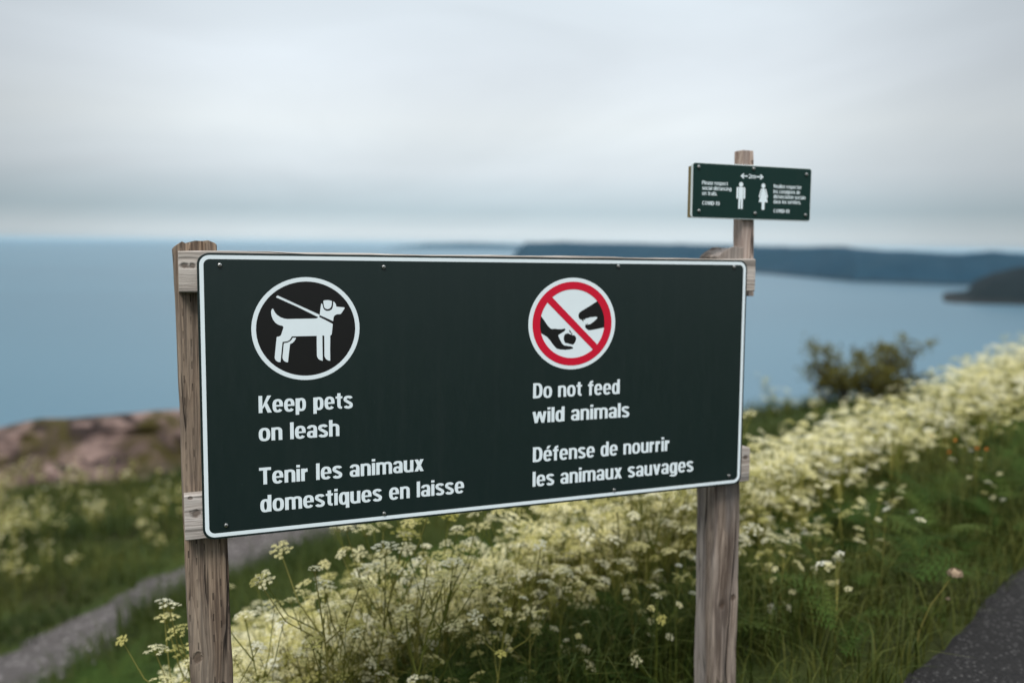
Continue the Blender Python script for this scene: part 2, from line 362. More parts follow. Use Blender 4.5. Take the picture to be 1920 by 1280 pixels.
# sea
SEA_Z = CAM_Z-100
def sea_mat():
    m, n, b, o = new_mat('sea_water'); P = nd(n, 'ShaderNodeNewGeometry').outputs['Position']
    w1 = noise(n, mapping(n, P, (.05,.11,1)), 1, 4, .6); w2 = noise(n, mapping(n, P, (.9,1.6,1)), 1, 3, .6)
    band = noise(n, mapping(n, P, (.00022,.0011,1), (.3,.7,0)), 1, 4, .55, .4)
    c = mixc(n, band, SEA_DEEP, SEA_LIGHT)
    r = math_n(n, 'MULTIPLY_ADD', band, .10, .30)
    setb(n, b, color=c, rough=r, ior=1.333, normal=bump(n, math_n(n, 'ADD', w1, math_n(n, 'MULTIPLY', w2, .12)), .25, 1.5)); return m
M['sea'] = sea_mat()
mb = MB(); rows = [[(r*math.sin(a), r*math.cos(a), SEA_Z) for a in np.linspace(0, 2*math.pi, 96, endpoint=False)] for r in (1, 60, 200, 600, 1500, 4000, 10000, 20000, 40000)]
mb.grid(rows, True, flip=True); tag(mb.build('sea', M['sea']), kind='structure')

# wooded hills across the water
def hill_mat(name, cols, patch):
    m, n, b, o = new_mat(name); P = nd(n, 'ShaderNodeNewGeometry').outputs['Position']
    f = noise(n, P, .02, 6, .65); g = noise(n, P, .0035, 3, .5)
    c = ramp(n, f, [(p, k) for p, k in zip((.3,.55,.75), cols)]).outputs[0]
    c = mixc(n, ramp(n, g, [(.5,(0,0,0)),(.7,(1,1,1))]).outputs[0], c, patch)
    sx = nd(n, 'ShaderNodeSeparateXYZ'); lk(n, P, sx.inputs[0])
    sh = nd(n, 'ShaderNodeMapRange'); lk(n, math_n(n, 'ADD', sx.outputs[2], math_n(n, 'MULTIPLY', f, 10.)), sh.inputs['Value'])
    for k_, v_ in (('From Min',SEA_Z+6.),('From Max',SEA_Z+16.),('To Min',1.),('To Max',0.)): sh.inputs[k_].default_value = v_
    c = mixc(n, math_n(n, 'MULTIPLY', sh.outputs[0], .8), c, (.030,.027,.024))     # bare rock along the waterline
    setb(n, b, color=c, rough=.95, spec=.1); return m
M['hill'] = hill_mat('haze_tinted_hill', ((.004,.022,.040),(.008,.034,.058),(.017,.048,.074)), (.011,.036,.056)); M['hill_near'] = hill_mat('wooded_headland', ((.002,.005,.006),(.005,.009,.010),(.012,.016,.015)), (.008,.010,.010))  # blue of the distance haze is painted into the far hills' colour
def fbm(x, y, s):
    z = 0
    for o_ in range(4):
        z = z+np.sin(x*s*2**o_+1.7*o_+2.1*np.sin(y*s*2**o_*.7+o_))*np.sin(y*s*2**o_*1.1+.6*o_+1.3*np.sin(x*s*2**o_*.8))/2**o_
    return z
def hill(name, shore, tops, depth, rough=6, mat='hill'):
    """shore: (t, Y) along the waterline; tops: (t, height above the sea)"""
    ts = np.linspace(shore[0][0], shore[-1][0], 260); ys = np.interp(ts, *zip(*shore)); hs = np.interp(ts, *zip(*tops))
    us = np.concatenate([np.linspace(0,.5,22), np.linspace(.53,1,14)])
    T, U = np.meshgrid(ts, us, indexing='ij'); Y0 = ys[:,None]
    Yv = Y0+U*depth; Xv = T*Yv
    prof = np.where(U < .5, np.sin(np.clip(U/.5,0,1)*np.pi/2)**.75, np.cos((U-.5)/.5*np.pi/2))
    Zv = hs[:,None]*prof + rough*fbm(Xv, Yv, .012)*prof*np.clip(hs[:,None]/40,0,1)
    v = np.stack([Xv, Yv, SEA_Z-1.5+Zv], -1).reshape(-1,3); n2 = len(us)
    i, j = np.meshgrid(np.arange(len(ts)-1), np.arange(n2-1), indexing='ij')
    q = np.stack([i*n2+j, (i+1)*n2+j, (i+1)*n2+j+1, i*n2+j+1], -1).reshape(-1,4)
    return tag(link(name, np_mesh(name, v, q, M[mat], smooth=True)), kind='structure')
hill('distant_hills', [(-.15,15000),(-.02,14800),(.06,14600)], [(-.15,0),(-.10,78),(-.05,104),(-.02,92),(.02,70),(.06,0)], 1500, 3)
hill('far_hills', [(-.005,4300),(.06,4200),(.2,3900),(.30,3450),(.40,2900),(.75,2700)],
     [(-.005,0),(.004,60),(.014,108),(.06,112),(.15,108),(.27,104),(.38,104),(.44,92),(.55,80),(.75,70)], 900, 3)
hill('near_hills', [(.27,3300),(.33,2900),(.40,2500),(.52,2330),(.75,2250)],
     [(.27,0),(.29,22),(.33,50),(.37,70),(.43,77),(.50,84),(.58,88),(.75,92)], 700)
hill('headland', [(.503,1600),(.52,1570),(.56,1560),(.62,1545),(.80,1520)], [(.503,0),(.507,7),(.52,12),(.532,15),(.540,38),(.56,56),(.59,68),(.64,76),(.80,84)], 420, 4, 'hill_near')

# ---------------------------------------------------------------- the large notice board
SO = Vector((-0.6529156637999477,1.7574895397639934,-0.6365033823734628+CAM_Z))
SR = Matrix(((0.9251730037891893,-0.3795117549425268,-0.00507355103768023),(0.37947527805258147,0.9246613471943074,0.031621295857770605),(-0.0073093369469788986,-0.031180456463177953,0.9994870448025545)))
SM = Matrix.Translation(SO) @ SR.to_4x4()
BASE = Vector((.69,.085,-.80))                              # foot of the board, in board coordinates
W, HH = 1.3904, .61

def rr(w, h, r, n=8, x0=0, z0=0):
    """rounded rectangle outline"""
    out = []
    for cx, cz, a0 in ((x0+w-r,z0+h-r,0),(x0+r,z0+h-r,90),(x0+r,z0+r,180),(x0+w-r,z0+r,270)):
        out += [(cx+r*math.cos(math.radians(a0+90*i/n)), cz+r*math.sin(math.radians(a0+90*i/n))) for i in range(n+1)]
    return out
def slab(mb, outline, y0, y1, bevel=.0006, mi=0, mi_front=None):
    c = Vector((sum(p[0] for p in outline)/len(outline), sum(p[1] for p in outline)/len(outline)))
    def sh(d, y): return [(p[0]+(c.x-p[0])/max(1e-6,abs(c.x-p[0]))*d if abs(c.x-p[0]) > d else p[0], y, p[1]+(c.y-p[1])/max(1e-6,abs(c.y-p[1]))*d if abs(c.y-p[1]) > d else p[1]) for p in outline]
    rows = [sh(bevel, y0), sh(0, y0+bevel), sh(0, y1-bevel), sh(bevel, y1)]
    mb.grid(rows, True, mi); mb.poly(rows[0][::-1], mi if mi_front is None else mi_front); mb.poly(rows[-1], mi)
def timber(name, mats, parent, size, axis, centre, seed, shear=(0,0), r=.004, top=None, n=40):
    """a sawn timber with eased edges; its long axis is z (2) or x (0); origin at its centre"""
    w, d, L = size; rg = random.Random(seed); mb = MB(); cs = []
    for cx, cy, a0 in ((w/2-r,d/2-r,0),(-w/2+r,d/2-r,90),(-w/2+r,-d/2+r,180),(w/2-r,-d/2+r,270)):
        cs += [(cx+r*math.cos(math.radians(a0+30*i)), cy+r*math.sin(math.radians(a0+30*i))) for i in range(4)]
        nx = {0:(-1,0),90:(0,-1),180:(1,0),270:(0,1)}[a0]; span = (w if nx[0] else d)-2*r
        ex, ey = cs[-1]; cs += [(ex+nx[0]*span*k/6, ey+nx[1]*span*k/6) for k in range(1,6)]
    ph = [rg.uniform(0,6.3) for _ in range(8)]
    def wob(x, y, z): return .0009*math.sin(9*z+ph[0]+30*x)+.0007*math.sin(23*z+ph[1]+40*y)+.0004*math.sin(61*z+ph[2]+90*(x+y))
    rows = []; zs = [-L/2+L*i/n for i in range(n+1)]
    for z in zs:
        row = []
        for x, y in cs:
            k = 1+wob(x,y,z)/max(w,d)*2; zz = z
            if z == zs[-1] and top: zz = z+top(x, y)
            row.append((x*k+shear[0]*z, y*k+shear[1]*z, zz))
        rows.append(row)
    mb.grid(rows, True)
    for rw, fl in ((rows[0], True), (rows[-1], False)):
        cxy = sum((Vector(p) for p in rw), Vector())/len(rw); inner = [tuple(Vector(p)*.985+cxy*.015+Vector((0,0,(-.0015 if fl else .0015)))) for p in rw]
        mb.grid([rw, inner], True, 0, fl); mb.poly(inner[::-1] if fl else inner)
    if axis == 0: mb.v = [(z, y, -x) for x, y, z in mb.v]
    o = mb.build(name, mats, parent); o.location = Vector(centre)-BASE; return o

board = empty('notice_board', mat=SM @ Matrix.Translation(BASE))
tag(board, 'large dark green bilingual notice board about pets and feeding on two weathered timber posts', 'sign')
def topL(x, y): return .004*math.sin(x*90)+.003*math.sin(x*210+1)-.014*max(0,(-x-.028)/.016)**2*1.0
def topR(x, y): return -.028*max(0,(-x-.004)/.040)+.002*math.sin(x*150)
timber('post', M['post_wood'], board, (.088,.089,1.75), 2, (.0115,.0855,.632-.875), 1, shear=(-.0135,0), top=topL, n=60)
timber('post', M['post_wood_b'], board, (.084,.089,1.80), 2, (1.381,.0855,.645-.90), 2, shear=(-.0150,0), top=topR, n=60)
timber('rail', M['rail_wood'], board, (.0865,.038,1.452), 0, (.692,.0222,.5703), 3, r=.003)
timber('rail', M['rail_wood_b'], board, (.0955,.038,1.453), 0, (.6925,.0222,.0505), 4, r=.003)

def at_board(name, mats, parent, mb, smooth=False):
    mb.v = [(x-BASE.x, y-BASE.y, z-BASE.z) for x, y, z in mb.v]
    return mb.build(name, mats, parent, smooth)
mb = MB(); slab(mb, rr(W, HH, .024), 0, .0028)
panel = at_board('sign_panel', M['panel_green'], board, mb)
mb = MB(); o1 = rr(W-.0092, HH-.0092, .0205, 8, .0046, .0046); o2 = rr(W-.0258, HH-.0258, .0125, 8, .0129, .0129)
mb.grid([[(x,-.0003,z) for x, z in o1], [(x,-.0003,z) for x, z in o2]], True)
at_board('border_line', M['white_vinyl'], panel, mb)

# lettering: condensed bold grotesque drawn as strokes (cap height 1)
XH = .755
S_, T_ = .200, .146
def arc(cx, cy, a, b, d0, d1, n=22, e=2.6):
    o = []
    for i in range(n+1):
        t = math.radians(d0+(d1-d0)*i/n); c, s = math.cos(t), math.sin(t)
        o.append((cx+a*math.copysign(abs(c)**(2/e), c), cy+b*math.copysign(abs(s)**(2/e), s)))
    return o
def ST(path, closed=False, S=None, T=None):
    S = S or S_; T = T or T_; P = [path[0]]
    for p in path[1:]:
        if math.hypot(p[0]-P[-1][0], p[1]-P[-1][1]) > 1e-4: P.append(p)
    if closed and math.hypot(P[0][0]-P[-1][0], P[0][1]-P[-1][1]) < 1e-3: P.pop()
    n = len(P); A_, B_ = [], []
    for i in range(n):
        p = P[(i-1) % n] if closed else P[max(0,i-1)]; q = P[(i+1) % n] if closed else P[min(n-1,i+1)]
        tx, ty = q[0]-p[0], q[1]-p[1]; l = math.hypot(tx, ty); tx /= l; ty /= l
        h = .5*math.hypot(S*ty, T*tx); A_.append((P[i][0]-ty*h, P[i][1]+tx*h)); B_.append((P[i][0]+ty*h, P[i][1]-tx*h))
    return ('strip', A_, B_, closed)
def RC_(x0, y0, x1, y1): return ('poly', [(x0,y0),(x1,y0),(x1,y1),(x0,y1)])
def PL(*p): return ('poly', list(p))
def ringO(cx, cy, w, h): return ST(arc(cx, cy, (w-S_)/2, (h-T_)/2, 0, 360, 36), True)
def arch(x0, w): return ST(arc(x0+w/2, .5, (w-S_)/2, XH+.012-T_/2-.5, 180, 0)+[(x0+w-S_/2, 0)])
def flip(parts, W_): 
    f = lambda p: (W_-p[0], XH-p[1]); o = []
    for q in parts: o.append(('poly', [f(p) for p in q[1]]) if q[0] == 'poly' else ('strip', [f(p) for p in q[1]], [f(p) for p in q[2]], q[3]))
    return o
bowl = lambda cx: ringO(cx, XH/2, .56, XH+.03)
def glyphs():
  n_g = [RC_(0,0,S_,XH), arch(0,.59)]; e_g = [ST(arc(.30, XH/2, (.60-S_)/2, (XH+.03-T_)/2, 0, 322, 34)), RC_(.10,.325,.585,.43), RC_(.60-S_+.004,.325,.597,.38)]
  return {
 'o': (.62, [ringO(.31, XH/2, .62, XH+.03)]), 'n': (.59, n_g), 'u': (.59, flip(n_g, .59)), 'h': (.59, [RC_(0,0,S_,1), arch(0,.59)]),
 'm': (.94, [RC_(0,0,S_,XH), arch(0,.5725), arch(.3675,.5725)]), 'r': (.40, [RC_(0,0,S_,XH), ST(arc(.41,.44,.31,.215,180,96), T=.20)]),
 'i': (S_, [RC_(0,0,S_,XH), RC_(0,.85,S_,1.0)]), 'l': (S_, [RC_(0,0,S_,1)]),
 'd': (.60, [bowl(.28), RC_(.60-S_,0,.60,1)]), 'p': (.60, [bowl(.32), RC_(0,-.22,S_,XH)]), 'q': (.60, [bowl(.28), RC_(.60-S_,-.22,.60,XH)]),
 'g': (.60, [bowl(.28), ST([(.60-S_/2,XH),(.60-S_/2,-.02)]+arc(.29,-.03,.205,.13,0,-158))]),
 'e': (.60, e_g), 'é': (.60, e_g+[PL((.20,.83),(.35,.83),(.52,1.03),(.30,1.03))]), 'c': (.57, [ST(arc(.30, XH/2, (.60-S_)/2, (XH+.03-T_)/2, 38, 322, 30))]),
 'a': (.575, [ST(arc(.285,.50,.187,XH+.012-T_/2-.5,168,0)+[(.472,0)]), ST(arc(.262,.213,.165,.150,0,360,28), True, S=.19, T=.13)]),
 's': (.55, [ST(arc(.275,.555,.178,.137,14,205,14)+arc(.275,.197,.178,.137,32,-166,14), S=.20, T=.155)]),
 't': (.42, [ST([(.20,.94),(.20,.30)]+arc(.37,.235,.17,.165,180,272,8), T=.14), RC_(0,.62,.41,XH)]),
 'f': (.41, [ST([(.19,0),(.19,.72)]+arc(.36,.78,.17,.15,180,88,8), T=.145), RC_(0,.62,.40,XH)]),
 'v': (.58, [PL((0,XH),(.205,XH),(.385,0),(.195,0)), PL((.375,XH),(.58,XH),(.385,0),(.195,0))]),
 'w': (.90, [PL((0,XH),(.195,XH),(.325,0),(.145,0)), PL((.36,XH),(.54,XH),(.325,0),(.145,0)), PL((.36,XH),(.54,XH),(.755,0),(.575,0)), PL((.705,XH),(.90,XH),(.755,0),(.575,0))]),
 'x': (.57, [PL((0,0),(.215,0),(.565,XH),(.35,XH)), PL((.355,0),(.57,0),(.22,XH),(.005,XH))]),
 'z': (.50, [RC_(0,0,.5,.15), RC_(0,XH-.15,.5,XH), PL((0,.14),(.22,.14),(.5,XH-.14),(.28,XH-.14))]),
 'K': (.72, [RC_(0,0,S_+.01,1), PL((.20,.34),(.49,1),(.72,1),(.42,.50),(.20,.20)), PL((.30,.50),(.445,.65),(.74,0),(.50,0))]),
 'T': (.64, [RC_(0,.83,.64,1), RC_(.32-S_/2,0,.32+S_/2,1)]),
 'D': (.66, [RC_(0,0,S_+.01,1), ST([(.1,1-.08),(.28,1-.08)]+arc(.28,.5,.275,.42,90,-90)+[(.1,.08)], S=.215, T=.16)]),
 'P': (.62, [RC_(0,0,S_+.01,1), ST([(.1,.92),(.32,.92)]+arc(.32,.705,.19,.215,90,-90)+[(.1,.49)], T=.16)]),
 'V': (.66, [PL((0,1),(.22,1),(.43,0),(.23,0)), PL((.44,1),(.66,1),(.43,0),(.23,0))]),
 'C': (.66, [ST(arc(.34,.5,.235,.435,42,318,30))]), 'O': (.70, [ST(arc(.35,.5,.245,.435,0,360,36), True)]), 'I': (.21, [RC_(0,0,.21,1)]),
 '-': (.30, [RC_(0,.32,.30,.47)]), '1': (.42, [RC_(.16,0,.37,1), RC_(0,.70,.20,.84)]),
 '9': (.60, [ST(arc(.30,.68,.20,.245,0,360,28), True), ST([(.50,.68),(.50,.42)]+arc(.30,.40,.20,.325,0,-158,14))]),
 '2': (.58, [ST(arc(.29,.70,.185,.22,172,-30,16)+[(.10,.06)]), RC_(0,0,.57,.16)]), '.': (S_, [RC_(0,0,S_,.19)]),
}
G = glyphs()
def text_line(mb, txt, x0, x1, z0, cap, y=-.0003, space=.37, gap=.062):
    w = sum((space if ch == ' ' else G[ch][0]+gap) for ch in txt)-gap; sx = (x1-x0)/w; x = 0
    for ch in txt:
        if ch == ' ': x += space; continue
        for k, part in enumerate(G[ch][1]):
            yy = y-.00002*k; f = lambda p: (x0+(x+p[0])*sx, yy, z0+p[1]*cap)
            if part[0] == 'poly':
                a = part[1]; ar = sum(a[i-1][0]*a[i][1]-a[i][0]*a[i-1][1] for i in range(len(a)))
                mb.poly([f(p) for p in (a if ar > 0 else a[::-1])])
            else: mb.grid([[f(p) for p in part[1]], [f(p) for p in part[2]]], part[3], flip=True)
        x += G[ch][0]+gap
CAP = .0372
for lines in ((("Keep pets",.1186,.3222,.2676),("on leash",.1178,.2918,.2062)), (("Tenir les animaux",.1172,.4874,.1106),("domestiques en laisse",.1186,.5872,.0493)),
              (("Do not feed",.7646,1.0056,.2672),("wild animals",.7636,1.0349,.2060)), (("Défense de nourrir",.7656,1.1588,.1089),("les animaux sauvages",.7656,1.2341,.0478))):
    for t_, a_, b_, z_ in lines:
        mb = MB(); text_line(mb, t_, a_, b_, z_, CAP); at_board('lettering', M['white_vinyl'], panel, mb)

def disc(mb, cx, cz, a, b, y, mi, n=72): mb.poly([(cx+a*math.cos(2*math.pi*i/n), y, cz+b*math.sin(2*math.pi*i/n)) for i in range(n)], mi)
def annulus(mb, cx, cz, a0, b0, a1, b1, y, mi, n=72):
    mb.grid([[(cx+a*math.cos(2*math.pi*i/n), y, cz+b*math.sin(2*math.pi*i/n)) for i in range(n)] for a, b in ((a0,b0),(a1,b1))], True, mi)
def shape(mb, pts, y, mi):
    ar = sum(pts[i-1][0]*pts[i][1]-pts[i][0]*pts[i-1][1] for i in range(len(pts)))
    mb.poly([(x, y, z) for x, z in (pts if ar > 0 else pts[::-1])], mi)
DOG_LEASH = [(0.1584,0.5168),(0.1596,0.5190),(0.1621,0.5205),(0.2043,0.5002),(0.2511,0.4779),(0.2495,0.4724),(0.2469,0.4732),(0.2043,0.4953)]
DOG_BODY = [(0.1508,0.4930),(0.1526,0.4911),(0.1552,0.4854),(0.1597,0.4793),(0.1670,0.4739),(0.1743,0.4710),(0.1816,0.4697),(0.2114,0.4699),(0.2415,0.4700),(0.2453,0.4707),(0.2496,0.4735),(0.2643,0.4658),(0.2794,0.4574),(0.2784,0.4482),(0.2771,0.4366),(0.2763,0.4337),(0.2736,0.4318),(0.2729,0.4036),(0.2730,0.3760),(0.2682,0.3769),(0.2644,0.3796),(0.2616,0.3836),(0.2604,0.3875),(0.2605,0.4098),(0.2605,0.4321),(0.2563,0.4322),(0.2564,0.4041),(0.2565,0.3765),(0.2510,0.3781),(0.2472,0.3811),(0.2448,0.3851),(0.2440,0.3890),(0.2439,0.4102),(0.2440,0.4318),(0.2166,0.4319),(0.1904,0.4317),(0.1889,0.4285),(0.1856,0.4242),(0.1810,0.4214),(0.1708,0.4203),(0.1684,0.3989),(0.1659,0.3765),(0.1609,0.3772),(0.1568,0.3798),(0.1546,0.3831),(0.1537,0.3870),(0.1559,0.4069),(0.1586,0.4305),(0.1599,0.4318),(0.1636,0.4323),(0.1664,0.4336),(0.1682,0.4360),(0.1731,0.4511),(0.1726,0.4539),(0.1704,0.4555),(0.1658,0.4563),(0.1603,0.4589),(0.1558,0.4627),(0.1519,0.4684),(0.1492,0.4751),(0.1479,0.4817),(0.1478,0.4864),(0.1489,0.4901)]
DOG_LEG = [(0.1922,0.4288),(0.1997,0.4286),(0.1968,0.4229),(0.1921,0.4177),(0.1865,0.4152),(0.1840,0.3956),(0.1816,0.3756),(0.1766,0.3767),(0.1730,0.3793),(0.1708,0.3832),(0.1701,0.3874),(0.1718,0.4026),(0.1735,0.4174),(0.1809,0.4186),(0.1865,0.4213),(0.1903,0.4250)]
DOG_HEAD = [(0.2546,0.5025),(0.2563,0.5029),(0.2578,0.4986),(0.2589,0.4929),(0.2617,0.4886),(0.2665,0.4862),(0.2722,0.4866),(0.2770,0.4892),(0.2794,0.4936),(0.2806,0.5004),(0.2812,0.5071),(0.2839,0.5052),(0.2864,0.5013),(0.2877,0.4955),(0.3051,0.4938),(0.3060,0.4924),(0.3050,0.4901),(0.2982,0.4805),(0.2962,0.4789),(0.2885,0.4786),(0.2836,0.4762),(0.2813,0.4723),(0.2802,0.4636),(0.2653,0.4708),(0.2511,0.4772),(0.2522,0.4872)]
DOG_EAR = [(0.2591,0.5082),(0.2619,0.5096),(0.2686,0.5101),(0.2753,0.5091),(0.2782,0.5077),(0.2773,0.4985),(0.2757,0.4942),(0.2726,0.4912),(0.2680,0.4901),(0.2631,0.4917),(0.2610,0.4948),(0.2599,0.5005)]
HAND = [(0.7748,0.4789),(0.7829,0.4701),(0.7855,0.4662),(0.7952,0.4535),(0.8027,0.4437),(0.8092,0.4378),(0.8145,0.4361),(0.8199,0.4368),(0.8306,0.4355),(0.8392,0.4353),(0.8468,0.4367),(0.8500,0.4355),(0.8496,0.4331),(0.8458,0.4293),(0.8372,0.4246),(0.8319,0.4218),(0.8308,0.4189),(0.8331,0.4139),(0.8386,0.4040),(0.8430,0.3980),(0.8473,0.3950),(0.8571,0.3934),(0.8659,0.3921),(0.8713,0.3898),(0.8716,0.3875),(0.8692,0.3859),(0.8616,0.3846),(0.8507,0.3841),(0.8356,0.3855),(0.8269,0.3877),(0.8215,0.3927),(0.8161,0.3987),(0.8085,0.4087),(0.7998,0.4176),(0.7834,0.4267),(0.7764,0.4297)]
APPLE = [(0.8460,0.4166),(0.8476,0.4214),(0.8513,0.4237),(0.8567,0.4248),(0.8610,0.4231),(0.8643,0.4211),(0.8698,0.4200),(0.8753,0.4189),(0.8786,0.4158),(0.8798,0.4109),(0.8783,0.4050),(0.8756,0.4002),(0.8712,0.3963),(0.8636,0.3979),(0.8570,0.4000),(0.8505,0.4008),(0.8479,0.4038),(0.8456,0.4097)]
APPLE_STEM = [(0.8644,0.4203),(0.8671,0.4253),(0.8693,0.4259),(0.8680,0.4220),(0.8663,0.4195)]
APPLE_LEAF = [(0.8598,0.4329),(0.8631,0.4313),(0.8658,0.4279),(0.8660,0.4240),(0.8632,0.4260),(0.8605,0.4294)]
MUZZLE = [(0.9500,0.5106),(0.9368,0.5032),(0.9148,0.4907),(0.8919,0.4786),(0.8865,0.4737),(0.8850,0.4688),(0.8862,0.4629),(0.8889,0.4593),(0.8944,0.4579),(0.8989,0.4523),(0.8999,0.4598),(0.9032,0.4568),(0.9043,0.4601),(0.9175,0.4635),(0.9330,0.4648),(0.9386,0.4632),(0.9353,0.4583),(0.9265,0.4515),(0.9189,0.4466),(0.9122,0.4452),(0.9106,0.4497),(0.9094,0.4442),(0.9056,0.4479),(0.9050,0.4439),(0.9035,0.4410),(0.9057,0.4370),(0.9125,0.4319),(0.9180,0.4312),(0.9424,0.4349),(0.9648,0.4385),(0.9664,0.4767)]
SLASH = [(0.8061,0.5201),(0.7924,0.5086),(0.9345,0.3758),(0.9473,0.3870)]

mb = MB(); cx, cz = .2226, .4478
annulus(mb, cx, cz, .1163, .1124, .1067, .1030, -.0003, 0); disc(mb, cx, cz, .1075, .1038, -.0002, 1)
for k, s in enumerate((DOG_LEASH, DOG_BODY, DOG_LEG, DOG_HEAD, DOG_EAR)): shape(mb, s, -.0005-.00002*k, 0)
at_board('leashed_dog_pictogram', [M['white_vinyl'], M['black_vinyl']], panel, mb)
mb = MB(); cx, cz = .8697, .4482
disc(mb, cx, cz, .1194, .1133, -.0002, 0)
for k, s in enumerate((HAND, APPLE, APPLE_STEM, APPLE_LEAF, MUZZLE)): shape(mb, s, -.0004-.00002*k, 1)
annulus(mb, cx, cz, .1087, .1035, .0885, .0850, -.0007, 2); shape(mb, SLASH, -.0008, 2)
at_board('no_feeding_pictogram', [M['white_vinyl'], M['black_vinyl'], M['red_vinyl']], panel, mb)
def screw(mb, r, h):
    for (a, b) in (((r,0),(r*1.02,-.25*h)), ((r*1.02,-.25*h),(r*.85,-.8*h)), ((r*.85,-.8*h),(r*.45,-h)), ((r*.45,-h),(r*.36,-h))):
        mb.grid([[(q[0]*math.cos(2*math.pi*i/20), q[1], q[0]*math.sin(2*math.pi*i/20)) for i in range(20)] for q in (a, b)], True, 0)
    mb.grid([[(r*.36*math.cos(2*math.pi*i/20), y, r*.36*math.sin(2*math.pi*i/20)) for i in range(20)] for y in (-h,-.55*h)], True, 1)
    mb.poly([(r*.36*math.cos(2*math.pi*i/20), -.55*h, r*.36*math.sin(2*math.pi*i/20)) for i in range(20)], 1)
mb = MB(); screw(mb, .0046, .0042); proto = mb.build('screw', [M['steel'], M['steel_dark']], panel, True)
for i, (x, z) in enumerate(((.0451,.5846),(.3942,.5837),(.9948,.5908),(1.3466,.5918),(.0472,.0286),(.3926,.0189),(.9939,.0188),(1.3496,.0254))):
    s = proto if i == 0 else proto.copy()
    if i: COL.objects.link(s); s.parent = panel
    s.location = Vector((x,0,z))-BASE; s.rotation_euler = (0, i*1.1, 0)

# ---------------------------------------------------------------- the small sign on its batten
SMALL = SM @ Matrix.Translation((1.2319,.037,.7205)) @ Matrix.Rotation(-.05848, 4, 'Z')
BT = Vector((1.424,.060,.514))                               # foot of the batten in board coordinates
small = empty('distancing_sign', mat=SM @ Matrix.Translation(BT))
tag(small, 'small dark green social distancing sign with two white figures nailed to a thin batten', 'sign')
mb_keep = BASE
BASE = BT
timber('batten', M['batten_wood'], small, (.0385,.038,.392), 2, (1.4210,.0605,.514+.196), 7, shear=(-.030,0), r=.002, n=24)
BASE = mb_keep
def at_small(name, mats, parent, mb, smooth=False):
    o = mb.build(name, mats, parent, smooth); o.matrix_parent_inverse = Matrix.Identity(4)
    return o
SW, SH = .3791, .1458
sp_local = (SM @ Matrix.Translation(BT)).inverted() @ SMALL
mb = MB(); slab(mb, rr(SW, SH, .008), 0, .005, .0008)
spanel = mb.build('sign_panel', M['grey_edge'], small); spanel.matrix_local = sp_local
mb = MB(); slab(mb, [(-.0005,.0015),(SW-.010,.0015),(SW-.010,SH-.010),(-.0005,SH-.010)], .0052, .018, .0008)
o = mb.build('backing_board', M['plywood'], small); o.matrix_local = sp_local
mb = MB(); mb.poly([(x,-.0003,z) for x, z in rr(SW-.006, SH-.0048, .006, 8, .0036, .0024)])
mb.build('sign_face', M['small_green'], spanel)
S_, T_ = .165, .125; G = glyphs()
for lines in ((("Please respect",.0313,.1104,.0885),("social distancing",.0318,.1214,.0747),("on trails.",.0322,.0780,.0607),("COVID-19",.0329,.0864,.0350)),
              (("Veuillez respecter",.2546,.3461,.0875),("les consignes de",.2551,.3418,.0735),("distanciation sociale",.2556,.3610,.0598),("dans les sentiers.",.2562,.3456,.0462),("COVID-19",.2571,.3093,.0208)), (("2m",.1746,.1972,.1101),)):
    mb = MB()
    for t_, a_, b_, z_ in lines: text_line(mb, t_, a_, b_, z_, .0100 if t_ != '2m' else .0115, -.0006)
    mb.build('lettering', M['white_vinyl'], spanel)
for sgn, x0, x1, z in ((-1,.1486,.1717,.1156),(1,.2218,.1991,.1154)):
    mb = MB(); d = -sgn; t = .0032
    mb.poly([(x0+d*.002,-.0006,z-t/2),(x1,-.0006,z-t/2),(x1,-.0006,z+t/2),(x0+d*.002,-.0006,z+t/2)][::(1 if d > 0 else -1)])
    for v in (1,-1):
        q = [(x0,z),(x0+d*.0096,z+v*.0074),(x0+d*.0120,z+v*.0050),(x0+d*.0046,z-v*.0004)]; shape(mb, q, -.0007-.0001*(v > 0), 0)
    mb.build('arrow', M['white_vinyl'], spanel)
mb = MB(); y = -.0006; mx = .1515
disc(mb, mx, .0930, .0066, .0063, y, 0, 28)
shape(mb, [(mx-.0062,.0860),(mx+.0062,.0860),(mx+.0070,.0850),(mx+.0070,.0278),(mx+.0012,.0278),(mx+.0006,.0545),(mx-.0006,.0545),(mx-.0012,.0278),(mx-.0070,.0278),(mx-.0070,.0850)], y, 0)
for v in (1,-1): shape(mb, [(mx+v*.0079,.0860),(mx+v*.0115,.0856),(mx+v*.0135,.0835),(mx+v*.0137,.0575),(mx+v*.0122,.0545),(mx+v*.0098,.0548),(mx+v*.0081,.0575)], y, 0)
mb.build('man_pictogram', M['white_vinyl'], spanel)
mb = MB(); wx = .2228
disc(mb, wx-.0008, .0920, .0062, .0062, y, 0, 28)
shape(mb, [(wx-.0042,.0850),(wx+.0034,.0850),(wx+.0060,.0760),(wx+.0148,.0482),(wx+.0050,.0478),(wx+.0048,.0276),(wx-.0042,.0276),(wx-.0044,.0478),(wx-.0142,.0478),(wx-.0058,.0760)], y, 0)
for v in (1,-1): shape(mb, [(wx+v*.0052,.0848),(wx+v*.0082,.0838),(wx+v*.0145,.0632),(wx+v*.0140,.0602),(wx+v*.0116,.0606),(wx+v*.0066,.0770)], y, 0)
mb.build('woman_pictogram', M['white_vinyl'], spanel)
mb = MB(); screw(mb, .0046, .0046); proto = mb.build('screw', [M['steel'], M['steel_dark']], spanel, True)
for i, (x, z) in enumerate(((.0189,.1338),(.1888,.1361),(.3601,.1285),(.0227,.0189),(.1973,.0172),(.3613,.0170))):
    s = proto if i == 0 else proto.copy()
    if i: COL.objects.link(s); s.parent = spanel
    s.location = (x,0,z); s.rotation_euler = (0, i*.9, 0)

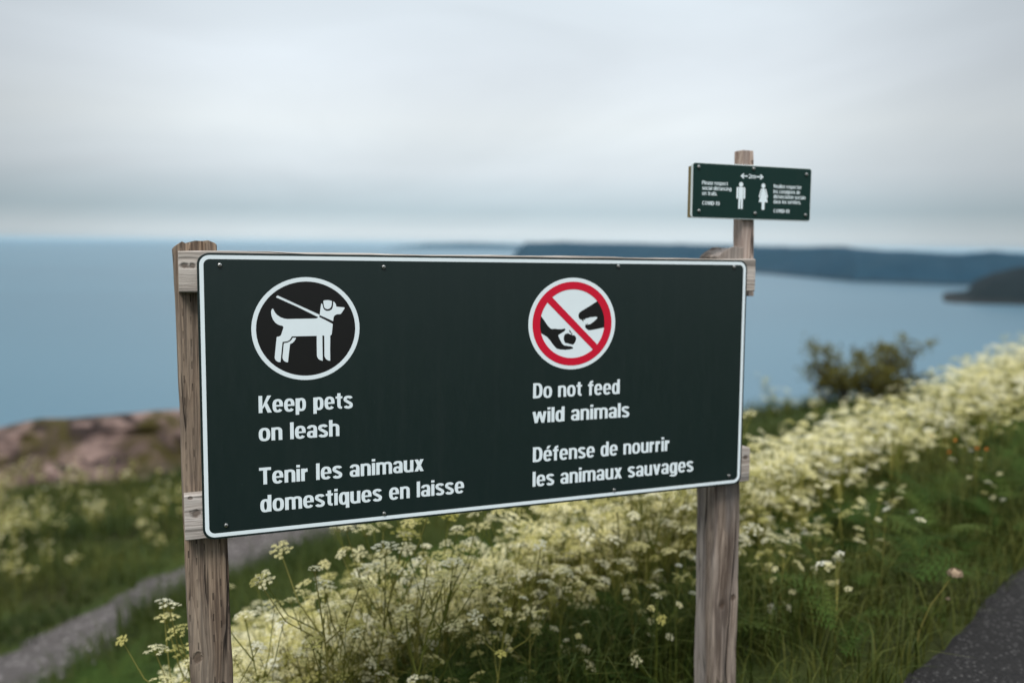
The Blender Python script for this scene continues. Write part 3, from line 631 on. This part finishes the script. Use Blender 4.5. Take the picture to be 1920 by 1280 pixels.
# ---------------------------------------------------------------- vegetation
RCn = np.array(RC); A2, N2 = A, Nq
def qa(x, y): return -.7166*x+.6975*y-.851, .6975*x+.7166*y
def pix(P):
    """pixel position (1920 wide photo) of world points: used only to leave out what no nearby view shows"""
    p = (P-np.array((0,0,CAM_Z)))@RCn; d = np.maximum(-p[...,2], 1e-3)
    return 960+1600*p[...,0]/d, 640-1600*p[...,1]/d, -p[...,2]
SMi = np.array(SM.inverted())
def in_front_of_board(x, y, zmid=.6):
    """board coordinates: keep plants off the strip between the trail and the board"""
    u = SMi[0,0]*x+SMi[0,1]*y+SMi[0,2]*zmid+SMi[0,3]; w = SMi[1,0]*x+SMi[1,1]*y+SMi[1,2]*zmid+SMi[1,3]
    return (w < .22) & (u > -.6) & (u < 1.75)
PATH = np.array([r[3] for r in rows_path])
def near_path(x, y, w):
    d = np.min(np.hypot(x[:,None]-PATH[None,::3,0], y[:,None]-PATH[None,::3,1]), 1); return d < w

def sample(n, x0, x1, y0, y1, dens):
    x = rng.uniform(x0, x1, n); y = rng.uniform(y0, y1, n); k = rng.random(n) < dens(x, y); return x[k], y[k]
def frame_ok(x, y, h, margin=260):
    px, py, d = pix(np.stack([x, y, H(x,y)+h], -1)); return (d > .5) & (px > -margin) & (px < 1920+margin) & (py < 1280+margin)

def vnoise(x, y, s, seed=0):
    return .5+.25*(np.sin(x*s+seed+1.7*np.sin(y*s*.8+seed*2))+np.sin(y*s*1.13+seed*3+1.4*np.sin(x*s*.9+seed)))

# --- grass, one mass
def grass_mesh(x, y, h, wdt, tint, lean):
    n = len(x); z = H(x,y)-.02; a = rng.uniform(0, 2*np.pi, n); d = np.stack([np.cos(a), np.sin(a)], -1); s = np.stack([-d[:,1], d[:,0]], -1)
    V = np.zeros((n,7,3)); prof = [(0,.0,1.0),(.42,.12,.9),(.78,.42,.6),(1.0,1.0,0)]
    for k, (f, l, w) in enumerate(prof):
        c = np.stack([x, y], -1)+d*(lean*h*l)[:,None]; zz = z+h*f*(1-.25*lean*l)
        if k < 3:
            for m, sg in enumerate((-1,1)):
                V[:,2*k+m,:2] = c+sg*s*(wdt*w/2)[:,None]; V[:,2*k+m,2] = zz
        else: V[:,6,:2] = c; V[:,6,2] = zz
    b = (np.arange(n)*7)[:,None]
    t = np.concatenate([b+np.array(q) for q in ((0,1,3),(0,3,2),(2,3,5),(2,5,4),(4,5,6))])
    return V.reshape(-1,3), t, np.repeat(tint, 7)
parts = []
def add_grass(n, x0, x1, y0, y1, dens, hmean, wmean, lean0=.5):
    x, y = sample(n, x0, x1, y0, y1, dens); q, a = qa(x, y)
    k = (q > -.02+.05*rng.random(len(x))) & frame_ok(x, y, .2); k &= ~(near_path(x, y, .62) | (near_path(x, y, .92) & (rng.random(len(x)) < .6)))
    k &= ~(in_front_of_board(x, y) & (rng.random(len(x)) < .6))
    x, y = x[k], y[k]; q = q[k]; n = len(x)
    h = hmean*(.45+.9*rng.random(n))*(.6+.7*vnoise(x, y, 2.1, 3)); h = np.where(q < .25, h*.75, h)
    h = np.where(in_front_of_board(x, y), np.minimum(h, .16), h)
    w = wmean*(.6+.8*rng.random(n)); t = np.clip(.55*vnoise(x, y, .9, 1)+.45*rng.random(n)-.05, 0, 1)
    parts.append(grass_mesh(x, y, h, w, t, np.clip(lean0*(.3+1.2*rng.random(n)), 0, 1)))
add_grass(46000, -2.2, 4.2, 1.6, 5.2, lambda x, y: np.ones_like(x), .27, .0050, .7)
add_grass(60000, -3.5, 9, 4.5, 10, lambda x, y: np.ones_like(x)*.9, .34, .008)
add_grass(80000, -13, 9, 5, 19, lambda x, y: np.where((x > 2) & (y > 9), .45, 1), .24, .014, .7)
V = np.concatenate([p[0] for p in parts]); off = np.cumsum([0]+[len(p[0]) for p in parts[:-1]])
F = np.concatenate([p[1]+o_ for p, o_ in zip(parts, off)]); T = np.concatenate([p[2] for p in parts])
tag(link('grass', np_mesh('grass', V, F, M['grass'], T)), 'long green grass covering the slope', kind='stuff')

# --- cow parsley
def floret_np(c, nrm, r, spin):
    """small four-cornered petals facing nrm; c (n,3), nrm (n,3) -> verts (n,4,3)"""
    ax = np.cross(nrm, np.array((.31,.92,.22))); ax /= np.linalg.norm(ax, axis=1)[:,None]; b = np.cross(nrm, ax)
    o = np.zeros((len(c),4,3))
    for k in range(4):
        t = spin+k*np.pi/2; o[:,k] = c+r[:,None]*(np.cos(t)[:,None]*ax+np.sin(t)[:,None]*b)
    return o
def umbel_np(rg, R, n_u, n_f, fr):
    """compound umbel, its stalk top at the origin: rays (tri strips) and florets"""
    cs = []; rays = []; F_ = []
    for i in range(n_u):
        rr_ = R*math.sqrt((i+.6)/n_u); t = i*2.4+rg.uniform(-.3,.3); z = R*(.85-.35*(rr_/R)**2)+rg.uniform(-.06,.06)*R
        c = np.array((rr_*math.cos(t), rr_*math.sin(t), z)); cs.append(c); rays.append(c)
        k = np.arange(n_f); r2 = .185*R*np.sqrt((k+.5)/n_f)*rg.uniform(.8,1.2); t2 = k*2.4+rg.uniform(0,6)
        p = c+np.stack([r2*np.cos(t2), r2*np.sin(t2), .07*R-.5*r2**2/(R*.3)+rg.normal(0,.02*R,n_f)], -1)
        nr = np.stack([.9*np.cos(t2)*r2/(.185*R)+rg.normal(0,.25,n_f), .9*np.sin(t2)*r2/(.185*R)+rg.normal(0,.25,n_f), np.ones(n_f)], -1)+c[None]/R*.35
        nr /= np.linalg.norm(nr, axis=1)[:,None]
        F_.append(floret_np(p, nr, fr*rg.uniform(.7,1.25,n_f), rg.uniform(0,6,n_f)))
    return np.concatenate(F_).reshape(-1,3), rays
def head_mesh(seed, R=.034, n_u=16, n_f=11, fr=.0021):
    rg = np.random.default_rng(seed); fv, rays = umbel_np(rg, R, n_u, n_f, fr); mb = MB()
    for i in range(0, len(fv), 4): mb.poly(fv[i:i+4], 0)
    for c in rays:
        s = np.array((-c[1], c[0], 0)); s = s/(np.linalg.norm(s)+1e-9)*.0005; mb.poly([-s, s, c+s*.7, c-s*.7], 1); u = np.array((0,0,.0005)); mb.poly([-u, u, c+u*.7, c-u*.7], 1)
    me = bpy.data.meshes.new('flower_head'); me.from_pydata([tuple(v) for v in mb.v], [], mb.f); me.materials.append(M['petal_obj']); me.materials.append(M['stem_obj'])
    me.polygons.foreach_set('material_index', mb.m); return me
HEADS = [head_mesh(s, R=r) for s, r in ((1,.024),(2,.029),(3,.033),(4,.021))]
def frond_np(rg, L, n=9):
    """ferny leaf along +x, arching: (verts, tris)"""
    V_, F_ = [], []
    def tri(a, b, c): F_.append((len(V_), len(V_)+1, len(V_)+2)); V_.extend((a, b, c))
    arch_ = lambda t: np.array((L*t, 0, L*(.55*t-.75*t*t)))
    for i in range(n):
        t = .25+.75*i/n; p = arch_(t); pl = L*.46*(1-t)**.75*(.85+.3*rg.random())+.01
        for sg in (-1, 1):
            d = np.array((.45, sg*.9, -.12)); d /= np.linalg.norm(d); e = np.array((.9,-sg*.45,0))
            m = 5
            for k in range(m):
                u = (k+.35)/m; b0 = p+d*pl*u; w = pl*.15*(1.1-u)
                for s2 in (-1, 1):
                    tip = b0+(d*.6+e*s2*.8)*w*1.5+np.array((0,0,-.1*w)); tri(b0-d*w*.42, b0+d*w*.42, tip)
            tri(p+d*pl*.72+e*.004, p+d*pl*.72-e*.004, p+d*pl*1.08)
    for i in range(6):
        a_, b_ = arch_(i/6), arch_((i+1)/6); w = np.array((0,.0016,0)); tri(a_-w, a_+w, b_+w); tri(a_-w, b_+w, b_-w)
    return np.array(V_), np.array(F_)
def leaf_mesh(seed, L):
    v, f = frond_np(np.random.default_rng(seed), L); return np_mesh('leaf', v, f, M['leaf_obj'])
LEAVES = [leaf_mesh(1,.24), leaf_mesh(2,.30), leaf_mesh(3,.19)]
PLANT_LABEL = 'creamy white flowering cow parsley in the dense bank below and right of the large board'
def make_plant(seed, nh, hgt):
    rg = random.Random(seed); root = empty('cow_parsley'); mb = MB(); tips = []
    lean = rg.uniform(.02,.09); la = rg.uniform(0,6.3)
    axis = lambda t: Vector((math.cos(la)*lean*t*t*hgt*2, math.sin(la)*lean*t*t*hgt*2, hgt*t))
    mb.tube([axis(t) for t in (0,.25,.5,.75,1)], [.0040,.0036,.003,.0024,.0016], 5); tips.append((axis(1), Vector((0,0,1))))
    for k in range(nh-1):
        t0 = rg.uniform(.25,.82); p = axis(t0); a = la+k*2.4+rg.uniform(-.4,.4); out = rg.uniform(.06,.17)
        e = p+Vector((math.cos(a)*out, math.sin(a)*out, rg.uniform(.10,.26)*hgt/.7)); mid = p.lerp(e,.5)+Vector((math.cos(a)*out*.12, math.sin(a)*out*.12, -.015))
        mb.tube([p, mid, e], [.0022,.0017,.0012], 4); tips.append((e, (e-mid).normalized()))
    mb.build('stem', M['stem_obj'], root, True)
    for k, (p, d) in enumerate(tips):
        o = link('flower_head', HEADS[rg.randrange(len(HEADS))], root); o.location = p
        o.rotation_euler = (d.to_track_quat('Z','Y') @ Vector((0,0,1)).to_track_quat('Z','Y').inverted()).to_euler()
        o.rotation_euler.x += rg.uniform(-.25,.25); o.rotation_euler.z = rg.uniform(0,6.3); o.scale = (rg.uniform(.8,1.2),)*3
    for k in range(2):
        o = link('leaf', LEAVES[rg.randrange(3)], root); o.location = axis(rg.uniform(.06,.42)); o.rotation_euler = (rg.uniform(-.2,.2), rg.uniform(-.5,-.1), rg.uniform(0,6.3)); o.scale = (rg.uniform(.7,1.15),)*3
    return tag(root, PLANT_LABEL, 'wildflower', 'cow parsley in the flowering bank')
PROTO = [make_plant(21+i, nh, hg) for i, (nh, hg) in enumerate(((7,.62),(8,.70),(6,.56),(7,.66),(8,.60),(5,.50)))]
KIDS = [list(p.children) for p in PROTO]; used = [False]*len(PROTO)
def place(i, x, y, sc, rz):
    z = float(H(x, y))-.02
    if not used[i]: r = PROTO[i]; used[i] = True
    else:
        r = PROTO[i].copy(); COL.objects.link(r)
        for c in KIDS[i]:
            d = c.copy(); COL.objects.link(d); d.parent = r
    r.location = (x, y, z); r.rotation_euler = (0, 0, rz); r.scale = (sc,)*3
    return r
def bank_density(x, y):
    """where the cow parsley stands thick: a band along the trail, thinning at its front and towards the footpath"""
    q, a = qa(x, y); sm = np.clip((a-2.4)/2, 0, 1); q0 = .78-.07*np.clip(a-2,-2,5)-.16*sm+.25*(vnoise(x, y, 2.3, 5)-.5)
    d = np.clip((q-q0)/(.40+.30*sm), 0, 1)*np.clip((np.interp(a, (1.5,1.85,2.2,3.0,4.2,9), (3.1,2.9,2.3,2.05,1.75,1.75))+.3*np.sin(a*1.7)-q)/.6, 0, 1)*np.clip((x+.395*y+.06*np.sin(3*y))/.10, 0, 1)
    d = d*(.75+.5*vnoise(x, y, 3.1, 8))
    return np.clip(d, 0, 1)
def crest(x, y):
    """plants stay lower where the bank rolls over towards the footpath"""
    q, a = qa(x, y); return 1-np.interp(a, (1.5,2.4,3.2,4.4,6), (.36,.40,.36,.30,.06))*np.clip((q-1.1)/.6, 0, 1)
def plant_ok(x, y):
    return ~in_front_of_board(x, y) & ~near_path(x, y, 1.2)
# nearest plants: each a thing of its own
bx, by = sample(3400, -3.2, 3.6, 2.1, 5.2, lambda x, y: bank_density(x, y)*.85+.20*((qa(x,y)[0] > .34) & (qa(x,y)[0] < 1.1) & (qa(x,y)[1] > 1.2) & (qa(x,y)[1] < 4.6)))
k = frame_ok(bx, by, .6, 60) & plant_ok(bx, by); bx, by = bx[k], by[k]
dist = np.hypot(bx, by); order = np.argsort(dist)[:296]; RMAX = dist[order].max()
for i in order:
    q, a = qa(bx[i], by[i]); pi = int(rng.integers(len(PROTO))); sc = rng.uniform(.68,1.14)*(.72 if q < .8 else 1.0)*float(crest(bx[i], by[i]))
    place(pi, float(bx[i]), float(by[i]), float(sc), float(rng.uniform(0,6.3)))

# the rest of the bank and the field beyond the footpath, one mass
def mass(x, y, hgt, nh, n_u, n_f, R, fr, stem_w, tm=.54):
    """many plants in one mesh: florets (quads), stalks (quads)"""
    V_, T_, Mi = [], [], []
    tmpl = [umbel_np(np.random.default_rng(50+s), 1.0, n_u, n_f, fr/R)[0].reshape(-1,4,3) for s in range(4)]
    n = len(x); z = H(x,y)-.02
    for k in range(nh):
        a = rng.uniform(0, 2*np.pi, n); o = (0 if k == 0 else 1)*rng.uniform(.05,.19,n)*hgt/.65; zt = hgt*(1 if k == 0 else 1)*rng.uniform(.62 if k else .92, 1.02, n)
        tip = np.stack([x+o*np.cos(a), y+o*np.sin(a), z+zt], -1); r = R*rng.uniform(.7,1.25,n); ti = np.clip(rng.normal(tm,.26,n), 0, 1)
        ca, sa = np.cos(a), np.sin(a); tl = rng.normal(0,.22,(n,2))
        for s in range(4):
            m = np.arange(n) % 4 == s; t = tmpl[s]
            if not m.any(): continue
            loc = t[None]*r[m][:,None,None,None]
            X_ = loc[...,0]*ca[m][:,None,None]-loc[...,1]*sa[m][:,None,None]; Y_ = loc[...,0]*sa[m][:,None,None]+loc[...,1]*ca[m][:,None,None]
            Z_ = loc[...,2]+X_*tl[m][:,0][:,None,None]+Y_*tl[m][:,1][:,None,None]
            P = np.stack([X_, Y_, Z_], -1)+tip[m][:,None,None,:]
            V_.append(P.reshape(-1,3)); T_.append(np.repeat(np.clip(ti[m][:,None]+rng.normal(0,.10,(m.sum(),t.shape[0])),0,1), 4)); Mi.append(np.zeros(m.sum()*t.shape[0], int))
        b0 = np.stack([x, y, z+hgt*(.0 if k == 0 else .45)], -1); sd = np.stack([-sa, ca, 0*a], -1)*(stem_w/2)
        Q = np.stack([b0-sd, b0+sd, tip+sd*.5, tip-sd*.5], 1); V_.append(Q.reshape(-1,3)); T_.append(np.repeat(rng.random(n), 4)); Mi.append(np.ones(n, int))
    return np.concatenate(V_), np.concatenate(T_), np.concatenate(Mi)
groups = []
x, y = sample(24000, -3.6, 9.5, 2.4, 12.5, lambda x, y: bank_density(x, y)*np.interp(qa(x,y)[1], (3,6), (.85,.42)))
k = frame_ok(x, y, .6) & plant_ok(x, y) & (np.hypot(x, y) > np.where(qa(x,y)[1] < 3.2, 2.3, RMAX*.86)) & (rng.random(len(x)) < np.where(np.hypot(x,y) < RMAX, .75, 1)); x, y = x[k], y[k]
print('bank mass', len(x), 'rmax', RMAX)
groups.append(mass(x, y, rng.uniform(.48,.74,len(x))*(.96+.02*np.clip(qa(x,y)[1]-6,0,4))*crest(x, y), 9, 11, 7, .027, .0031, .005, .58))
x, y = sample(5000, .8, 6.5, 2.6, 9.5, lambda x, y: np.where((qa(x,y)[0] > .16) & (qa(x,y)[0] < 1.0), .03+.14*np.clip(vnoise(x, y, 3.3, 6)-.35, 0, 1), 0))
k = frame_ok(x, y, .3) & plant_ok(x, y); x, y = x[k], y[k]; print('verge mass', len(x))
groups.append(mass(x, y, rng.uniform(.20,.46,len(x)), 4, 9, 7, .017, .0026, .003, .70))
def field_density(x, y):
    q, a = qa(x, y); d = np.clip((vnoise(x, y, 1.05, 4)*.5+vnoise(x, y, 2.6, 9)*.5-.46)/.4, 0, 1)
    return d*np.clip((y-9.2)/1.5, 0, 1)*np.where(x < -3.3, 1, .12)*np.clip((17.2-y)/1.2, 0, 1)
x, y = sample(4600, -13, 7, 8.5, 17.5, lambda x, y: field_density(x, y))
k = frame_ok(x, y, .6) & ~near_path(x, y, 1.25); x, y = x[k], y[k]; print('field mass', len(x))
groups.append(mass(x, y, rng.uniform(.30,.8,len(x)), 9, 8, 5, .022, .0052, .008, .42))
V = np.concatenate([g[0] for g in groups]); T = np.concatenate([g[1] for g in groups]); MI = np.concatenate([g[2] for g in groups])
tag(link('cow_parsley_mass', np_mesh('cow_parsley_mass', V, np.arange(len(V)).reshape(-1,4), [M['petal'], M['stem']], T, mat_idx=MI)), 'cow parsley farther off merging into a cream carpet of flowers', kind='stuff')

# --- low ferny leaves, one mass
x, y = sample(8200, -2.6, 5.5, 2.1, 7.5, lambda x, y: np.clip(.35+.8*(vnoise(x, y, 2.0, 2)-.4), .1, 1))
q, a = qa(x, y); k = (q > .12) & (q < 3.6) & frame_ok(x, y, .2, 120) & ~in_front_of_board(x, y); x, y = x[k], y[k]
tm = [frond_np(np.random.default_rng(90+s), 1.0) for s in range(5)]; Vs, Fs, Ts = [], [], []; ofs = 0
for i in range(len(x)):
    for _ in range(2):
        v, f = tm[rng.integers(5)]; a_ = rng.uniform(0, 2*np.pi); L = rng.uniform(.14,.34); el = rng.uniform(.1,.9); c_, s_ = math.cos(el), math.sin(el)
        p = v*L; p = np.stack([p[:,0]*c_-p[:,2]*s_, p[:,1], p[:,0]*s_+p[:,2]*c_], -1)
        Vs.append(np.stack([x[i]+p[:,0]*math.cos(a_)-p[:,1]*math.sin(a_), y[i]+p[:,0]*math.sin(a_)+p[:,1]*math.cos(a_), float(H(x[i],y[i]))+.05+p[:,2]+rng.uniform(0,.12)], -1))
        Fs.append(f+ofs); ofs += len(v); Ts.append(np.full(len(v), np.clip(rng.normal(.45,.22),0,1)))
print('fronds', len(Vs))
tag(link('undergrowth', np_mesh('undergrowth', np.concatenate(Vs), np.concatenate(Fs), M['leaf'], np.concatenate(Ts))), 'dark green ferny leaves under the flowers', kind='stuff')

# --- single plants that stand apart
def stalk_plant(name, label, cat, x, y, hgt, lean, head, group=None):
    root = empty(name, (x, y, float(H(x,y))-.01)); mb = MB()
    mb.tube([(lean[0]*t*t, lean[1]*t*t, hgt*t) for t in (0,.3,.6,1)], [.0022,.002,.0017,.0014], 5); mb.build('stem', M['stem_obj'], root, True)
    o = head(root); o.location = (lean[0], lean[1], hgt); return tag(root, label, cat, group)
def fluffy(R, n, mat, seed):
    def f(root):
        rg = np.random.default_rng(seed); d = rg.normal(size=(n,3)); d /= np.linalg.norm(d, axis=1)[:,None]; d[:,2] = np.abs(d[:,2])*.9-.25
        v = floret_np(d*R*rg.uniform(.55,1.0,(n,1)), d, np.full(n, R*.24), rg.uniform(0,6,n)).reshape(-1,3)
        return link('flower_head', np_mesh('flower_head', v, np.arange(len(v)).reshape(-1,4), mat), root)
    return f
stalk_plant('withered_flower', 'tall withered flower with a fluffy pale brown head beside the paved trail', 'wildflower', 1.33, 2.66, .33, (.065,-.09), fluffy(.024, 170, M['dry_head'], 5))
stalk_plant('withered_flower', 'short withered flower with a tiny brown head below the taller one by the trail', 'wildflower', 1.36, 2.70, .22, (.05,-.07), fluffy(.008, 50, M['dry_head'], 6))
for i, (x, y, h) in enumerate(((2.21,4.17,.42),(2.22,3.99,.40),(2.21,4.22,.36),(2.33,4.65,.42),(.57,2.44,.34),(2.30,4.05,.38),(1.24,4.07,.52))):
    stalk_plant('orange_hawkweed', 'small orange flower on a thin stalk among the cow parsley', 'wildflower', x, y, h, (.01,.01), fluffy(.009, 40, M['orange_petal'], 30+i), 'orange flowers in the bank')
PROTO.append(make_plant(77, 26, .66)); KIDS.append(list(PROTO[-1].children))
bp = PROTO[-1]; bp.location = (4.45,14.4,float(H(4.45,14.4))-.02); bp.scale = (1.3,)*3; del bp['group']; bp['label'] = 'lone bushy cow parsley on the grassy knoll left of the olive shrub'
# leafy shrub on the knoll
def shrub(x, y, label):
    rg = np.random.default_rng(4); root = empty('shrub', (x, y, float(H(x,y))-.22)); ends = []; pts_, tint_ = [], []
    for i in range(30):
        a = rg.uniform(0, 2*np.pi); out = math.sqrt(rg.uniform(.05,1.0)); hh = rg.uniform(.75,1.45)*(1.06-.30*out**2)
        ex, ey = 1.2*out*math.cos(a), .85*out*math.sin(a); mb = MB()
        p = [Vector((ex*.30, ey*.30, 0)), Vector((ex*.62, ey*.62, hh*.34)), Vector((ex*.88, ey*.88, hh*.70)), Vector((ex, ey, hh))]
        mb.tube(p, [.022,.016,.010,.004], 5)
        for k in range(7):
            t = rg.uniform(.05,1.0); b0 = p[1].lerp(p[2], min(1,t*1.3)) if t < .75 else p[2].lerp(p[3], (t-.75)*4)
            e = b0+Vector((rg.normal(0,.13), rg.normal(0,.13), rg.uniform(.05,.26))); mb.tube([b0, e], [.006,.003], 4); ends.append((e, .11)); 
        ends.append((p[3], .14)); mb.build('branch', M['bark'], root, True)
    for e, r in ends:
        n = int(rg.integers(14, 40)*(1 if e.z > .5 else .7)); c = np.array(e)+rg.normal(0, r*.55, (n,3))*np.array((1,1,.8)); d = rg.normal(size=(n,3))+np.array((0,0,.6)); d /= np.linalg.norm(d, axis=1)[:,None]
        pts_.append(floret_np(c, d, rg.uniform(.016,.034,n), rg.uniform(0,6,n)).reshape(-1,3)); tint_.append(np.repeat(np.clip(.25+.5*(c[:,2]/1.1)+rg.normal(0,.15,n),0,1), 4))
    v = np.concatenate(pts_); link('crown', np_mesh('crown', v, np.arange(len(v)).reshape(-1,4), M['shrub_leaf'], np.concatenate(tint_)), root)
    return tag(root, label, 'shrub')
shrub(6.22, 14.9, 'dark olive twiggy shrub standing on the knoll against the water')

# bare rocky headland beyond the field
def rock_mat():
    m, n, b, o = new_mat('pink_granite'); P = nd(n, 'ShaderNodeNewGeometry').outputs['Position']
    f = noise(n, P, .40, 7, .62, .4); g = noise(n, P, .22, 5, .6, .8); v = noise(n, mapping(n, P, (.25,.25,1.1)), 1, 5, .65, 1.2)
    c = ramp(n, f, [(.30,srgb(52,43,41)),(.44,srgb(96,80,75)),(.58,srgb(130,109,102)),(.74,srgb(168,145,136))]).outputs[0]
    c = mixc(n, ramp(n, v, [(.45,(1,1,1)),(.53,(0,0,0))]).outputs[0], c, srgb(48,39,37))
    c = mixc(n, ramp(n, g, [(.52,(0,0,0)),(.60,(1,1,1))]).outputs[0], c, srgb(62,56,28))
    sx = nd(n, 'ShaderNodeSeparateXYZ'); lk(n, P, sx.inputs[0])
    gr = nd(n, 'ShaderNodeMapRange'); lk(n, math_n(n, 'ADD', sx.outputs[0], math_n(n, 'MULTIPLY', math_n(n, 'SUBTRACT', g, .5), 14.)), gr.inputs['Value'])
    for k_, v_ in (('From Min',-19.),('From Max',-16.),('To Min',0.),('To Max',1.)): gr.inputs[k_].default_value = v_
    lo = nd(n, 'ShaderNodeMapRange'); lk(n, math_n(n, 'ADD', sx.outputs[2], f), lo.inputs['Value'])
    for k_, v_ in (('From Min',-9.4),('From Max',-10.2),('To Min',0.),('To Max',1.)): lo.inputs[k_].default_value = v_
    c = mixc(n, math_n(n, 'MULTIPLY', gr.outputs[0], lo.outputs[0]), c, srgb(40,50,24))   # turf on the shoulder
    setb(n, b, color=c, rough=.95, spec=.15, normal=bump(n, math_n(n, 'ADD', f, v), .9, .5)); return m
xs = np.linspace(-46, -2, 260); us = np.linspace(0, 1, 90); XX, UU = np.meshgrid(xs, us, indexing='ij')
top = np.interp(xs, [-46,-36,-30,-27.5,-25.7,-21.7,-18,-14,-8,-2], [-14.5,-12.2,-10.9,-10.2,-9.75,-9.55,-9.2,-9.6,-12,-18])[:,None]+CAM_Z
YY = 36+UU*26; pr = np.where(UU < .36, np.sin(np.clip(UU/.36,0,1)*np.pi/2)**.8, np.cos((UU-.36)/.64*np.pi/2))
ZB = -30.0; ZZ = ZB+(top-ZB)*pr
ZZ += (.55*fbm(XX, YY, .35)+.22*fbm(XX+9, YY*1.3, 1.1)+.12*np.abs(fbm(XX, YY+5, 2.3)))*np.clip(1.0-pr,0.08,.5)*2
YY = YY+.6*fbm(XX*1.1, ZZ*2, .5)*(pr < .97)
v = np.stack([XX, YY, ZZ], -1).reshape(-1,3); i, j = np.meshgrid(np.arange(len(xs)-1), np.arange(len(us)-1), indexing='ij'); n2 = len(us)
q = np.stack([i*n2+j, (i+1)*n2+j, (i+1)*n2+j+1, i*n2+j+1], -1).reshape(-1,4)
tag(link('rock_outcrop', np_mesh('rock_outcrop', v, q, rock_mat(), smooth=True)), 'bare pinkish brown rock headland rising behind the grassy field at the sea', 'rock')

# ---------------------------------------------------------------- sea air
def haze():
    m = bpy.data.materials.new('sea_haze'); m.use_nodes = True; n = m.node_tree; n.nodes.clear()
    o = nd(n, 'ShaderNodeOutputMaterial'); p = nd(n, 'ShaderNodeVolumePrincipled'); p.inputs['Color'].default_value = HAZE_COL; p.inputs['Density'].default_value = HAZE_D; p.inputs['Anisotropy'].default_value = 0.2
    lk(n, p.outputs[0], o.inputs['Volume'])
    R_, z0, z1 = 41000, SEA_Z-6, 21; mb = MB()
    P = [(x, y, z) for z in (z0, z1) for x, y in ((-R_,-R_),(R_,-R_),(R_,R_),(-R_,R_))]
    for f in ((3,2,1,0),(4,5,6,7),(0,1,5,4),(1,2,6,5),(2,3,7,6),(3,0,4,7)): mb.poly([P[k] for k in f])
    tag(mb.build('haze', m), 'pale blue sea haze over the water', kind='stuff')
if HAZE_D > 0: haze()
